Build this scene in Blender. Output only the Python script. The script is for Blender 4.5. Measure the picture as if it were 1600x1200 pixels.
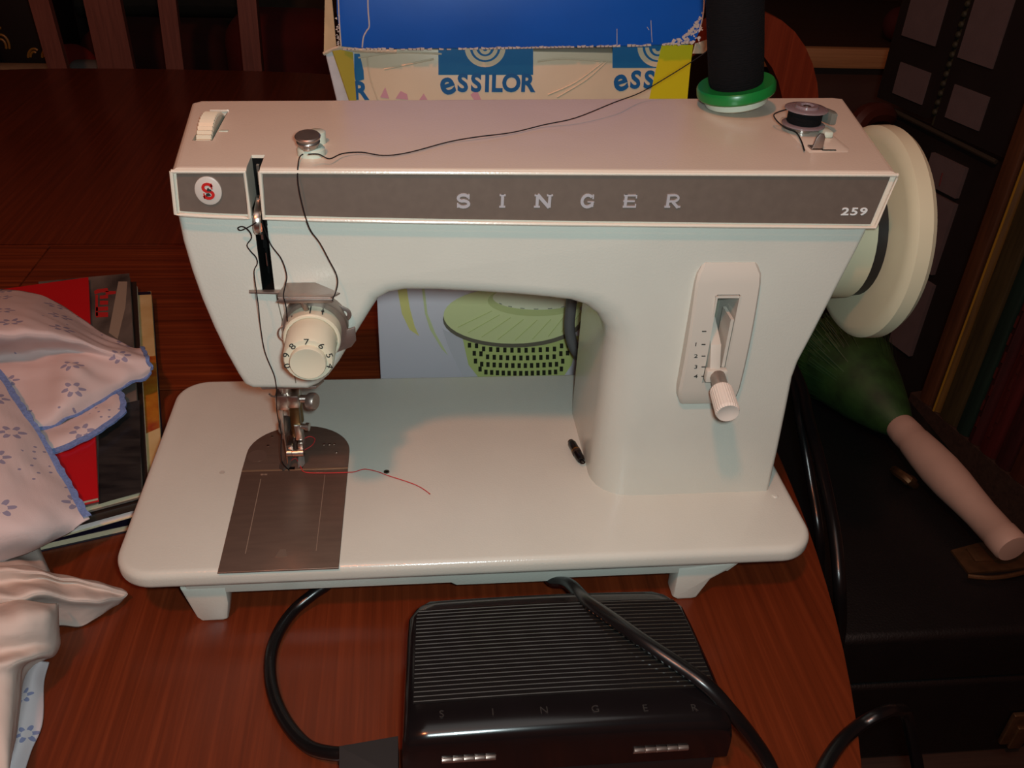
import bpy, bmesh, math, random
from mathutils import Vector, Matrix
import numpy as np
random.seed(7)
for o in list(bpy.data.objects): bpy.data.objects.remove(o)
SC = bpy.context.scene
COL = SC.collection
PI = math.pi

# ---------------------------------------------------------------- camera
CAMF = 1402.78
CP = np.array([0.154919, -0.335170, 0.335091])
YAW, PITCH, ROLL = 0.126244, 0.584140, 0.050079
def _basis():
    cy, sy, cp, sp = math.cos(YAW), math.sin(YAW), math.cos(PITCH), math.sin(PITCH)
    F = np.array([sy*cp, cy*cp, -sp]); R0 = np.array([cy, -sy, 0.0]); U0 = np.cross(R0, F)
    c, s = math.cos(ROLL), math.sin(ROLL)
    return c*R0 + s*U0, -s*R0 + c*U0, F
CR, CU, CF = _basis()
def _ray(px, py): return CF + CR*(px-800)/CAMF - CU*(py-600)/CAMF
def at_z(px, py, z):
    v = _ray(px, py); return Vector(CP + v*(z-CP[2])/v[2])
def at_y(px, py, y):
    v = _ray(px, py); return Vector(CP + v*(y-CP[1])/v[1])
def at_x(px, py, x):
    v = _ray(px, py); return Vector(CP + v*(x-CP[0])/v[0])
cam = bpy.data.objects.new('camera', bpy.data.cameras.new('camera')); COL.objects.link(cam)
cam.matrix_world = Matrix(((CR[0], CU[0], -CF[0], CP[0]), (CR[1], CU[1], -CF[1], CP[1]), (CR[2], CU[2], -CF[2], CP[2]), (0, 0, 0, 1)))
cam.data.sensor_width = 36; cam.data.lens = CAMF*36/1600; cam.data.clip_start = 0.01
SC.camera = cam

# ---------------------------------------------------------------- light and exposure
SC.view_settings.view_transform = 'Standard'
SC.view_settings.look = 'None'
SC.view_settings.exposure = 0.0
SC.view_settings.gamma = 1.0
SC.view_settings.use_curve_mapping = False
w = bpy.data.worlds.new('world'); SC.world = w; w.use_nodes = True
w.node_tree.nodes['Background'].inputs[0].default_value = (0.55, 0.6, 0.6, 1)
w.node_tree.nodes['Background'].inputs[1].default_value = 0.02
def lamp(name, kind, loc, energy, col, size, aim=None):
    l = bpy.data.lights.new(name, kind); l.energy = energy; l.color = col
    if kind == 'AREA': l.shape = 'DISK'; l.size = size
    else: l.shadow_soft_size = size
    o = bpy.data.objects.new(name, l); COL.objects.link(o); o.location = loc
    if aim is not None: o.rotation_euler = (Vector(aim)-Vector(loc)).to_track_quat('-Z', 'Y').to_euler()
    return o
fl = Vector(CP) + Vector(CR)*0.016 + Vector(CU)*0.010
lamp("phone_flash", "AREA", fl, 1.33, (0.82, 0.99, 1.0), 0.022, fl + Vector(CF))
lamp("hanging_lamp", "POINT", (-0.08, -0.55, 1.15), 20.0, (1.0, 0.28, 0.11), 0.04)
lamp("fill_light", "AREA", (0.15, -0.30, 1.70), 2.6, (0.95, 0.94, 0.90), 1.0, (0.15, 0.1, 0))  # soft fill added to lift the shadows; the room has no such lamp

# ---------------------------------------------------------------- materials
def s2l(c):
    r = []
    for v in c:
        v /= 255.0
        r.append(v/12.92 if v <= 0.04045 else ((v+0.055)/1.055)**2.4)
    return tuple(r) + (1,)
def mat(name, c, rough=0.5, metal=0.0, var=0.0, vscale=40, bump=0.0, bscale=600, spec=0.5, trans=0, coat=0, stretch=None, c2=None):
    m = bpy.data.materials.new(name); m.use_nodes = True
    nt = m.node_tree; b = nt.nodes['Principled BSDF']
    col = s2l(c)
    b.inputs['Base Color'].default_value = col
    b.inputs['Roughness'].default_value = rough
    b.inputs['Metallic'].default_value = metal
    b.inputs['Specular IOR Level'].default_value = spec
    b.inputs['Transmission Weight'].default_value = trans
    b.inputs['Coat Weight'].default_value = coat
    tc = nt.nodes.new('ShaderNodeTexCoord')
    src = tc.outputs['Object']
    if stretch:
        mp = nt.nodes.new('ShaderNodeMapping'); mp.inputs['Scale'].default_value = stretch
        nt.links.new(src, mp.inputs[0]); src = mp.outputs[0]
    if var > 0 or c2:
        n = nt.nodes.new('ShaderNodeTexNoise'); n.inputs['Scale'].default_value = vscale; n.inputs['Detail'].default_value = 5
        nt.links.new(src, n.inputs['Vector'])
        r = nt.nodes.new('ShaderNodeValToRGB')
        r.color_ramp.elements[0].position = 0.3; r.color_ramp.elements[1].position = 0.7
        if c2: a, d = s2l(c2), col
        else: a = tuple(v*(1-var) for v in col[:3])+(1,); d = tuple(min(1, v*(1+var)) for v in col[:3])+(1,)
        r.color_ramp.elements[0].color = a; r.color_ramp.elements[1].color = d
        nt.links.new(n.outputs['Fac'], r.inputs[0]); nt.links.new(r.outputs[0], b.inputs['Base Color'])
    if bump > 0:
        n2 = nt.nodes.new('ShaderNodeTexNoise'); n2.inputs['Scale'].default_value = bscale; n2.inputs['Detail'].default_value = 2
        nt.links.new(src, n2.inputs['Vector'])
        bp = nt.nodes.new('ShaderNodeBump'); bp.inputs['Strength'].default_value = bump; bp.inputs['Distance'].default_value = 0.001
        nt.links.new(n2.outputs['Fac'], bp.inputs['Height']); nt.links.new(bp.outputs[0], b.inputs['Normal'])
    return m
def wood(name, dark, mid, light, axis, rough=0.35):
    m = bpy.data.materials.new(name); m.use_nodes = True
    nt = m.node_tree; b = nt.nodes['Principled BSDF']; b.inputs['Roughness'].default_value = rough
    tc = nt.nodes.new('ShaderNodeTexCoord'); mp = nt.nodes.new('ShaderNodeMapping')
    sc = [240, 240, 240]; sc[axis] = 5.0
    mp.inputs['Scale'].default_value = sc
    nt.links.new(tc.outputs['Object'], mp.inputs[0])
    n = nt.nodes.new('ShaderNodeTexNoise'); n.inputs['Scale'].default_value = 1.0; n.inputs['Detail'].default_value = 8; n.inputs['Roughness'].default_value = 0.62
    n.inputs['Distortion'].default_value = 0.4
    nt.links.new(mp.outputs[0], n.inputs['Vector'])
    r = nt.nodes.new('ShaderNodeValToRGB'); e = r.color_ramp.elements
    e[0].position = 0.3; e[0].color = s2l(dark); e[1].position = 0.72; e[1].color = s2l(light)
    k = e.new(0.5); k.color = s2l(mid)
    nt.links.new(n.outputs['Fac'], r.inputs[0]); nt.links.new(r.outputs[0], b.inputs['Base Color'])
    bp = nt.nodes.new('ShaderNodeBump'); bp.inputs['Strength'].default_value = 0.06; bp.inputs['Distance'].default_value = 0.0006
    nt.links.new(n.outputs['Fac'], bp.inputs['Height']); nt.links.new(bp.outputs[0], b.inputs['Normal'])
    return m
def floral(name, base, ink, scale=26.0, petal=0.22):
    """white cotton with scattered little printed flowers, laid out in the sheet's own UV metres"""
    m = bpy.data.materials.new(name); m.use_nodes = True
    nt = m.node_tree; N = nt.nodes; L = nt.links; b = N['Principled BSDF']; b.inputs['Roughness'].default_value = 0.9
    b.inputs['Specular IOR Level'].default_value = 0.15
    uv = N.new('ShaderNodeTexCoord').outputs['UV']
    def M(op, a, c=None):
        n = N.new('ShaderNodeMath'); n.operation = op
        for i, v in enumerate((a, c)):
            if v is None: continue
            if isinstance(v, (int, float)): n.inputs[i].default_value = v
            else: L.new(v, n.inputs[i])
        return n.outputs[0]
    sc = N.new('ShaderNodeVectorMath'); sc.operation = 'SCALE'; sc.inputs['Scale'].default_value = scale; L.new(uv, sc.inputs[0])
    v = N.new('ShaderNodeTexVoronoi'); v.voronoi_dimensions = '2D'; v.inputs['Scale'].default_value = 1.0; v.inputs['Randomness'].default_value = 0.35
    L.new(sc.outputs[0], v.inputs['Vector'])
    d = N.new('ShaderNodeVectorMath'); d.operation = 'SUBTRACT'; L.new(sc.outputs[0], d.inputs[0]); L.new(v.outputs['Position'], d.inputs[1])
    sp = N.new('ShaderNodeSeparateXYZ'); L.new(d.outputs[0], sp.inputs[0])
    rr = v.outputs['Distance']
    th = M('ARCTAN2', sp.outputs[1], sp.outputs[0])
    co = M('ABSOLUTE', M('COSINE', M('MULTIPLY', th, 3.0)))
    inside = M('LESS_THAN', rr, M('MULTIPLY', M('POWER', co, 0.8), petal))
    outer = M('GREATER_THAN', rr, petal*0.42)
    fl_ = M('MULTIPLY', inside, outer)
    v2 = N.new('ShaderNodeTexVoronoi'); v2.voronoi_dimensions = '2D'; v2.inputs['Scale'].default_value = 5.2; v2.inputs['Randomness'].default_value = 0.5
    L.new(sc.outputs[0], v2.inputs['Vector'])
    dots = M('MULTIPLY', M('LESS_THAN', v2.outputs['Distance'], 0.13), M('GREATER_THAN', rr, 0.40))
    nz = N.new('ShaderNodeTexNoise'); nz.inputs['Scale'].default_value = 0.6; L.new(sc.outputs[0], nz.inputs['Vector'])
    dots = M('MULTIPLY', dots, M('GREATER_THAN', nz.outputs['Fac'], 0.56))
    fac = M('MULTIPLY', M('MAXIMUM', fl_, dots), 0.75)
    mx = N.new('ShaderNodeMixRGB'); mx.inputs[1].default_value = s2l(base); mx.inputs[2].default_value = s2l(ink)
    L.new(fac, mx.inputs[0]); L.new(mx.outputs[0], b.inputs['Base Color'])
    n2 = N.new('ShaderNodeTexNoise'); n2.inputs['Scale'].default_value = 60; L.new(sc.outputs[0], n2.inputs['Vector'])
    bp = N.new('ShaderNodeBump'); bp.inputs['Strength'].default_value = 0.12; bp.inputs['Distance'].default_value = 0.001
    L.new(n2.outputs['Fac'], bp.inputs['Height']); L.new(bp.outputs[0], b.inputs['Normal'])
    return m

ENAMEL = mat('cream_enamel', (206, 207, 196), 0.21, bump=0.10, bscale=900, var=0.02, vscale=30)
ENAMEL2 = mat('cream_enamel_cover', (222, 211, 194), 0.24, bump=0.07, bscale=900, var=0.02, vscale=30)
CREAM = mat('cream_plastic', (210, 202, 178), 0.38)
WHEELM = mat('yellowed_plastic', (192, 186, 158), 0.4, var=0.05, vscale=25)
TAUPE = mat('taupe_metal_plate', (118, 104, 94), 0.42, metal=0.25, var=0.06, vscale=200)
PLATEM = mat('brushed_taupe_steel', (126, 106, 94), 0.36, metal=0.55, var=0.08, vscale=60, stretch=(1, 6, 1))
CHROME = mat('chrome', (206, 196, 188), 0.3, metal=1.0)
STEEL = mat('dull_steel', (168, 154, 146), 0.42, metal=0.9, var=0.12, vscale=120)
DARKREC = mat('recess_shade', (9, 8, 8), 0.8, spec=0.15)  # near-black that stands in for shade inside slots and recesses
SILVERT = mat('silver_lettering', (196, 192, 196), 0.35, metal=0.3)
WHITET = mat('white_lettering', (225, 225, 222), 0.5)
INK = mat('black_ink', (40, 38, 36), 0.6)
REDT = mat('red_enamel', (190, 34, 30), 0.4)
BADGE = mat('badge_cream', (200, 190, 180), 0.35)
BLACKT = mat('black_thread', (30, 26, 27), 0.9, spec=0.2)
BLACKW = mat('black_wound_thread', (9, 9, 12), 0.9, spec=0.2, bump=0.8, bscale=160, stretch=(1, 1, 14))
REDTH = mat('red_thread', (190, 52, 50), 0.8)
GREENP = mat('green_plastic', (22, 118, 52), 0.3)
WHITEP = mat('white_plastic', (196, 206, 190), 0.35)
CLEARP = mat('smoky_clear_plastic', (180, 160, 165), 0.15, trans=0.55)
BLACKPL = mat('black_bakelite', (17, 14, 15), 0.16, var=0.1, vscale=60)
BLACKMATT = mat('black_rubber', (24, 21, 21), 0.5)
CORDM = mat('black_cord_rubber', (15, 14, 15), 0.28)
GREYC = mat('grey_cable_rubber', (96, 94, 94), 0.5)
TOPY = wood('reddish_table_wood', (84, 34, 15), (98, 40, 18), (116, 50, 24), 1, 0.30)
TOPX = wood('reddish_leaf_wood', (78, 30, 13), (106, 44, 19), (138, 64, 30), 0, 0.30)
CHAIRW = wood('brown_chair_wood', (100, 62, 54), (116, 72, 62), (128, 82, 70), 2, 0.45)
ORANGEW = wood('orange_chair_wood', (112, 44, 22), (128, 52, 28), (142, 62, 34), 2, 0.4)
TANW = wood('tan_plank_wood', (160, 120, 80), (176, 134, 90), (188, 148, 100), 0, 0.6)
DARKW = wood('dark_furniture_wood', (44, 30, 24), (54, 38, 30), (62, 44, 36), 0, 0.5)

# ---------------------------------------------------------------- mesh builder
class MB:
    def __init__(s): s.bm = bmesh.new(); s.uv = None
    def face(s, pts):
        return s.bm.faces.new([s.bm.verts.new(p) for p in pts])
    def box(s, lo, hi, bev=0.0, seg=2):
        b = bmesh.new(); bmesh.ops.create_cube(b, size=1)
        for v in b.verts: v.co = Vector([(lo[i]+hi[i])/2 + v.co[i]*(hi[i]-lo[i]) for i in range(3)])
        if bev: bmesh.ops.bevel(b, geom=b.edges[:], offset=bev, segments=seg, affect='EDGES', profile=0.5)
        s.add(b); return s
    def add(s, b, M=None):
        if M is not None: bmesh.ops.transform(b, matrix=M, verts=b.verts)
        mp = {v: s.bm.verts.new(v.co) for v in b.verts}
        for f in b.faces: s.bm.faces.new([mp[v] for v in f.verts])
        b.free(); return s
    def rings(s, rs, cap=True, closed=True):
        vs = [[s.bm.verts.new(p) for p in r] for r in rs]
        n = len(rs[0])
        for a, b in zip(vs, vs[1:]):
            for i in range(n if closed else n-1):
                j = (i+1) % n
                s.bm.faces.new((a[i], a[j], b[j], b[i]))
        if cap:
            s.bm.faces.new(vs[0][::-1]); s.bm.faces.new(vs[-1])
        return s
    def lathe(s, prof, c, axis=(0, 0, 1), n=32, cap=True, teeth=0.0):
        q = Vector(axis).normalized().to_track_quat('Z', 'Y').to_matrix(); c = Vector(c)
        rs = []
        for r, h in prof:
            ring = []
            for i in range(n):
                a = 2*PI*i/n; rr = r*(1 - (teeth if i % 2 else 0))
                ring.append(c + q @ Vector((rr*math.cos(a), rr*math.sin(a), h)))
            rs.append(ring)
        return s.rings(rs, cap)
    def tube(s, pts, r, n=10, smooth=6, flat=1.0):
        pts = spline(pts, smooth) if smooth else [Vector(p) for p in pts]
        rs = []; up = Vector((0, 0, 1)); prev = None
        for i, p in enumerate(pts):
            t = (pts[min(i+1, len(pts)-1)] - pts[max(i-1, 0)]).normalized()
            if prev is None:
                a = up if abs(t.z) < 0.9 else Vector((1, 0, 0))
                nx = t.cross(a).normalized()
            else:
                nx = (prev - t*prev.dot(t)).normalized()
            prev = nx; ny = t.cross(nx)
            rad = r(i/(len(pts)-1)) if callable(r) else r
            rs.append([p + nx*rad*math.cos(2*PI*k/n) + ny*rad*flat*math.sin(2*PI*k/n) for k in range(n)])
        return s.rings(rs)
    def prism(s, poly, d0, d1, plane='xz', bev=0.0, seg=2):
        """poly of 2-D points pushed along the third axis from d0 to d1"""
        def P(a, d): return {'xz': (a[0], d, a[1]), 'xy': (a[0], a[1], d), 'yz': (d, a[0], a[1])}[plane]
        b = bmesh.new()
        A = [b.verts.new(P(q, d0)) for q in poly]; B = [b.verts.new(P(q, d1)) for q in poly]
        n = len(poly)
        f1 = b.faces.new(A); f2 = b.faces.new(B[::-1])
        for i in range(n): b.faces.new((A[i], B[i], B[(i+1) % n], A[(i+1) % n]))
        bmesh.ops.recalc_face_normals(b, faces=b.faces)
        if bev:
            es = [e for e in b.edges if f1 in e.link_faces or f2 in e.link_faces]
            bmesh.ops.bevel(b, geom=es, offset=bev, segments=seg, affect='EDGES', profile=0.5)
        return s.add(b)
    def solid(s, pts, off):
        """flat polygon (3-D points) given a thickness along off"""
        off = Vector(off); b = bmesh.new(); n = len(pts)
        A = [b.verts.new(Vector(p)) for p in pts]; B = [b.verts.new(Vector(p)+off) for p in pts]
        b.faces.new(A); b.faces.new(B[::-1])
        for i in range(n): b.faces.new((A[i], B[i], B[(i+1) % n], A[(i+1) % n]))
        bmesh.ops.recalc_face_normals(b, faces=b.faces)
        return s.add(b)
    def sphere(s, c, r, u=16, v=10, sc=(1, 1, 1)):
        b = bmesh.new(); bmesh.ops.create_uvsphere(b, u_segments=u, v_segments=v, radius=r)
        M = Matrix.Translation(c) @ Matrix.Diagonal((*sc, 1)); return s.add(b, M)
def spline(pts, k):
    pts = [Vector(p) for p in pts]; out = []
    n = len(pts)
    for i in range(n-1):
        p0, p1, p2, p3 = pts[max(i-1, 0)], pts[i], pts[i+1], pts[min(i+2, n-1)]
        for j in range(k):
            t = j/k
            out.append(0.5*((2*p1) + (p2-p0)*t + (2*p0-5*p1+4*p2-p3)*t*t + (3*p1-p0-3*p2+p3)*t**3))
    out.append(pts[-1]); return out
WORG = {}
def obj(name, mb, m, parent=None, org=None, smooth=35, label=None):
    me = bpy.data.meshes.new(name)
    bm = mb.bm if isinstance(mb, MB) else mb
    bmesh.ops.recalc_face_normals(bm, faces=bm.faces)
    o0 = Vector(WORG[parent.name]) if parent else Vector(org or (0, 0, 0))
    bmesh.ops.translate(bm, verts=bm.verts, vec=-o0)
    bm.to_mesh(me); bm.free()
    return link(name, me, m, parent, o0, smooth, label)
def link(name, me, m, parent, o0, smooth=35, label=None):
    if smooth:
        me.polygons.foreach_set('use_smooth', [True]*len(me.polygons))
        me.set_sharp_from_angle(angle=math.radians(smooth))
    if m: me.materials.append(m)
    o = bpy.data.objects.new(name, me); COL.objects.link(o)
    if parent: o.parent = parent
    else: o.location = o0
    WORG[o.name] = tuple(o0)
    if label: o['label'] = label
    return o
def thing(name, label, cat, loc=(0, 0, 0), group=None):
    o = bpy.data.objects.new(name, None); COL.objects.link(o); o.location = loc; o.empty_display_size = 0.02
    WORG[o.name] = tuple(loc); o['label'] = label; o['category'] = cat
    if group: o['group'] = group
    return o
def tag(o, label, cat, group=None):
    o['label'] = label; o['category'] = cat
    if group: o['group'] = group
    return o
def struct(name, mb, m):
    o = obj(name, mb, m); o['kind'] = 'structure'; return o
def cut(o, boxes, ang=35):
    tmp = []
    for lo, hi in boxes:
        b = MB().box(lo, hi); me = bpy.data.meshes.new('cutter'); b.bm.to_mesh(me); b.bm.free()
        c = bpy.data.objects.new('cutter', me); COL.objects.link(c); tmp.append(c)
        md = o.modifiers.new('cut', 'BOOLEAN'); md.object = c; md.operation = 'DIFFERENCE'; md.solver = 'EXACT'
    dg = bpy.context.evaluated_depsgraph_get(); dg.update()
    me = bpy.data.meshes.new_from_object(o.evaluated_get(dg))
    o.modifiers.clear(); o.data = me
    me.polygons.foreach_set('use_smooth', [True]*len(me.polygons)); me.set_sharp_from_angle(angle=math.radians(ang))
    for c in tmp: bpy.data.objects.remove(c)
def text_mesh(body, size, ext=0.0002, bold=0.0, align='CENTER', space=1.0, shear=0.0):
    cu = bpy.data.curves.new('lettering', 'FONT'); cu.body = body; cu.size = size; cu.extrude = ext; cu.offset = bold
    cu.align_x = align; cu.align_y = 'CENTER'; cu.space_character = space; cu.shear = shear; cu.resolution_u = 4
    o = bpy.data.objects.new('lettering', cu); COL.objects.link(o)
    dg = bpy.context.evaluated_depsgraph_get(); dg.update()
    me = bpy.data.meshes.new_from_object(o.evaluated_get(dg)); bpy.data.objects.remove(o)
    b = bmesh.new(); b.from_mesh(me); bpy.data.meshes.remove(me)
    return b
def write(mb, body, size, c, rot=(PI/2, 0, 0), spin=0.0, sx=1.0, **k):
    """text centred on c; by default standing upright and facing -Y"""
    from mathutils import Euler
    M = Matrix.Translation(c) @ Euler(rot).to_matrix().to_4x4() @ Matrix.Rotation(spin, 4, 'Z') @ Matrix.Diagonal((sx, 1, 1, 1))
    return mb.add(text_mesh(body, size, **k), M)
def arc(cx, cz, rx, rz, a0, a1, n):
    return [(cx+rx*math.cos(math.radians(a0+(a1-a0)*i/n)), cz+rz*math.sin(math.radians(a0+(a1-a0)*i/n))) for i in range(n+1)]
def roundrect(x0, y0, x1, y1, r, n=6):
    return (arc(x1-r, y0+r, r, r, -90, 0, n) + arc(x1-r, y1-r, r, r, 0, 90, n) + arc(x0+r, y1-r, r, r, 90, 180, n) + arc(x0+r, y0+r, r, r, 180, 270, n))

TZ = -0.043     # table top
# ================================================================ room
FZ = TZ - 0.75
FLOORM = mat('dark_brown_floor', (58, 40, 32), 0.6, var=0.25, vscale=6)
WALLM = mat('wall_paint', (176, 150, 134), 0.9, var=0.08, vscale=3)
CEILM = mat('ceiling_paint', (104, 102, 100), 0.9, var=0.03, vscale=3)
struct('floor', MB().box((-2.4, -2.0, FZ-0.1), (2.4, 2.7, FZ)), FLOORM)
struct('ceiling', MB().box((-2.4, -2.0, FZ+2.6), (2.4, 2.7, FZ+2.7)), CEILM)
struct('wall_back', MB().box((-2.4, 2.7, FZ-0.1), (2.4, 2.8, FZ+2.7)), WALLM)
struct('wall_front', MB().box((-2.4, -2.1, FZ-0.1), (2.4, -2.0, FZ+2.7)), WALLM)
struct('wall_left', MB().box((-2.5, -2.1, FZ-0.1), (-2.4, 2.8, FZ+2.7)), WALLM)
struct('wall_right', MB().box((2.4, -2.1, FZ-0.1), (2.5, 2.8, FZ+2.7)), WALLM)
struct('baseboard_back', MB().box((-2.4, 2.685, FZ), (2.4, 2.7, FZ+0.08), 0.004), DARKW)

# ================================================================ table
TC = (-0.2, 0.36); TA, TB = 0.61, 0.76
tbl = thing('dining_table', 'reddish brown rounded wooden table under the sewing machine', 'table', (TC[0], TC[1], FZ))
def tedge(y): return TA*max(0.0, 1-(abs(y-TC[1])/TB)**3)**(1/3)
def board(name, y0, y1, xlo, xhi, m, n=40):
    """piece of the rounded top between two depths, clipped to xlo..xhi"""
    ys = [y0+(y1-y0)*i/n for i in range(n+1)]
    if y1 > TC[1]+TB-0.001 or y0 < TC[1]-TB+0.001:
        ys = [y0+(y1-y0)*(1-math.cos(PI*i/n))/2 for i in range(n+1)]
    R = [(min(xhi, TC[0]+tedge(y)), y) for y in ys]; Lf = [(max(xlo, TC[0]-tedge(y)), y) for y in ys]
    poly = R + Lf[::-1]
    out = []
    for q in poly:
        if not out or (abs(q[0]-out[-1][0])+abs(q[1]-out[-1][1])) > 1e-5: out.append(q)
    if abs(out[0][0]-out[-1][0])+abs(out[0][1]-out[-1][1]) < 1e-5: out.pop()
    return obj(name, MB().prism(out, TZ-0.022, TZ, 'xy', 0.0016, 2), m, tbl)
board('table_top', TC[1]-TB, 0.2345, -9, 9, TOPY)
board('table_top', 0.4855, TC[1]+TB, -9, 9, TOPY)
board('leaf', 0.2352, 0.4848, -9, -0.1885, TOPX)
board('leaf', 0.2352, 0.4848, -0.1878, 9, TOPX)
ap = MB()
for lo, hi in (((-0.62, -0.16, TZ-0.10), (0.22, -0.14, TZ-0.022)), ((-0.62, 0.86, TZ-0.10), (0.22, 0.88, TZ-0.022)),
               ((-0.62, -0.14, TZ-0.10), (-0.60, 0.86, TZ-0.022)), ((0.20, -0.14, TZ-0.10), (0.22, 0.86, TZ-0.022))): ap.box(lo, hi)
obj('apron', ap, TOPX, tbl)
for x in (-0.60, 0.20):
    for y in (-0.14, 0.86):
        obj('leg', MB().lathe([(0.020, 0), (0.024, 0.02), (0.030, 0.64), (0.030, 0.728)], (x, y, FZ)), TOPX, tbl)

# ================================================================ sewing machine
sm = thing('sewing_machine', 'cream vintage flatbed sewing machine with taupe lettered band', 'sewing machine', (0.185, 0.089, TZ))
# ---- bed slab
def slab(mb, poly, z0, z1, r, n=5):
    """rounded-edge slab from a closed xy outline"""
    m = len(poly); cen = []
    nr = []
    for i in range(m):
        a, b = Vector(poly[i-1]).to_2d(), Vector(poly[(i+1) % m]).to_2d(); t = (b-a).normalized(); nr.append(Vector((-t.y, t.x)))
    rs = []
    for i in range(n+1):
        a = PI/2*i/n; ins = r*(1-math.sin(a)); rs.append([(p[0]+nr[k].x*ins, p[1]+nr[k].y*ins, z0+r*(1-math.cos(a))) for k, p in enumerate(poly)])
    for i in range(n+1):
        a = PI/2*i/n; ins = r*(1-math.cos(a)); rs.append([(p[0]+nr[k].x*ins, p[1]+nr[k].y*ins, z1-r*(1-math.sin(a))) for k, p in enumerate(poly)])
    return mb.rings(rs)
bed = MB(); slab(bed, roundrect(0, 0, 0.37, 0.178, 0.020, 10), -0.0095, 0.0015, 0.004)
obj('bed', bed, ENAMEL, sm)
# skirt and feet under the bed
sk = MB(); sk.prism([(0.031, -0.008), (0.338, -0.008), (0.325, -0.0225), (0.235, -0.0225), (0.233, -0.0245), (0.174, -0.0245), (0.171, -0.0225), (0.034, -0.0225)], 0.009, 0.160, 'xz', 0.001)
obj('base_skirt', sk, ENAMEL, sm)
for y0, y1 in ((0.0085, 0.022), (0.148, 0.161)):
    f = MB(); f.prism([(0.030, -0.018), (0.0535, -0.018), (0.0535, -0.030), (0.0515, -0.042), (0.049, -0.043), (0.038, -0.043), (0.0355, -0.040), (0.033, -0.030)], y0, y1, 'xz', 0.0018)
    obj('foot', f, ENAMEL, sm)
    f = MB(); f.prism([(0.296, -0.018), (0.331, -0.015), (0.324, -0.022), (0.316, -0.028), (0.3125, -0.036), (0.310, -0.042), (0.307, -0.043), (0.299, -0.043), (0.296, -0.041)], y0, y1, 'xz', 0.0018)
    obj('foot', f, ENAMEL, sm)
# ---- casting: head, arm and column
OUT = []   # (x, z, edge radius)
def o_(x, z, r): OUT.append((x, z, r))
for x, z in ((0.0508, 0.176), (0.0512, 0.160), (0.0528, 0.145), (0.0552, 0.130), (0.0585, 0.115), (0.0625, 0.100), (0.0665, 0.088)): o_(x, z, 0.0035)
for x, z in ((0.069, 0.0815), (0.073, 0.079), (0.086, 0.0785), (0.100, 0.078)): o_(x, z, 0.004)
for x, z in ((0.1055, 0.0795), (0.1105, 0.084), (0.1165, 0.0925), (0.1235, 0.105), (0.130, 0.116), (0.1335, 0.122)): o_(x, z, 0.007)
for x, z in ((0.1375, 0.1275), (0.143, 0.1305), (0.150, 0.1318), (0.165, 0.1315), (0.185, 0.1302), (0.205, 0.1285), (0.220, 0.1268)): o_(x, z, 0.009)
for i, (x, z) in enumerate(((0.231, 0.1245), (0.239, 0.121), (0.246, 0.115), (0.251, 0.107), (0.2535, 0.098))): o_(x, z, 0.011+0.0022*i)
for z in (0.085, 0.07, 0.055, 0.04, 0.025, 0.0): o_(0.254, z, 0.021)
for x, z in ((0.3575, 0.0), (0.3568, 0.030), (0.3555, 0.060), (0.3545, 0.080), (0.3555, 0.090), (0.3595, 0.106), (0.3655, 0.132), (0.371, 0.155), (0.3742, 0.170), (0.375, 0.176)): o_(x, z, 0.0028)
def casting(mb, pts, y0, y1, rb=0.012):
    m = len(pts)
    P2 = [Vector((p[0], p[1])) for p in pts]
    area = sum(P2[i].x*P2[(i+1) % m].y - P2[(i+1) % m].x*P2[i].y for i in range(m))
    nr = []
    for i in range(m):
        e1 = (P2[i]-P2[i-1]).normalized(); e2 = (P2[(i+1) % m]-P2[i]).normalized()
        n1 = Vector((-e1.y, e1.x)); n2 = Vector((-e2.y, e2.x))
        if area < 0: n1, n2 = -n1, -n2
        nn = (n1+n2); nn = nn/max(0.4, (1+n1.dot(n2)))   # mitre
        # keep flat feet on the bed and the flat top under the cover
        if pts[i][1] < 0.001: nn = Vector((math.copysign(1, nn.x), 0))
        if pts[i][1] > 0.1755: nn = Vector((math.copysign(1, nn.x), 0))
        nr.append(nn)
    rs = []; n = 6
    for i in range(n+1):
        a = PI/2*i/n
        rs.append([(P2[k].x+nr[k].x*pts[k][2]*(1-math.sin(a)), y0+pts[k][2]*(1-math.cos(a)), P2[k].y+nr[k].y*pts[k][2]*(1-math.sin(a))) for k in range(m)])
    for i in range(n+1):
        a = PI/2*i/n
        q = [min(rb, p[2]) for p in pts]
        rs.append([(P2[k].x+nr[k].x*q[k]*(1-math.cos(a)), y1-q[k]*(1-math.sin(a)), P2[k].y+nr[k].y*q[k]*(1-math.cos(a))) for k in range(m)])
    return mb.rings(rs)
YF = 0.048
cb = MB(); casting(cb, OUT, YF, 0.142)
body = obj('casting', cb, ENAMEL, sm, smooth=40)
W0 = Vector(WORG[sm.name])
def lb(lo, hi): return (tuple(lo), tuple(hi))
def cutw(o, boxes, ang=35):
    """boolean boxes given in world coordinates (parent sits at W0)"""
    loc = o.parent.location.copy(); o.parent.location = (0, 0, 0)
    bpy.context.view_layer.update()
    cut(o, [((Vector(a)-W0), (Vector(b)-W0)) for a, b in boxes], ang); o.parent.location = loc
cutw(body, [((0.0838, 0.03, 0.1345), (0.0895, 0.085, 0.21)), ((0.302, 0.03, 0.081), (0.3135, 0.085, 0.1315))])
obj('slot_shade', MB().box((0.0836, 0.0486, 0.1347), (0.0841, 0.084, 0.168)).box((0.0838, 0.0486, 0.1345), (0.0895, 0.084, 0.1350)).box((0.0832, 0.066, 0.13), (0.0902, 0.0845, 0.185)).box((0.0890, 0.0488, 0.135), (0.0897, 0.084, 0.176)), DARKREC, sm)  # dark sheets put in for the shade deep in the slot
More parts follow.
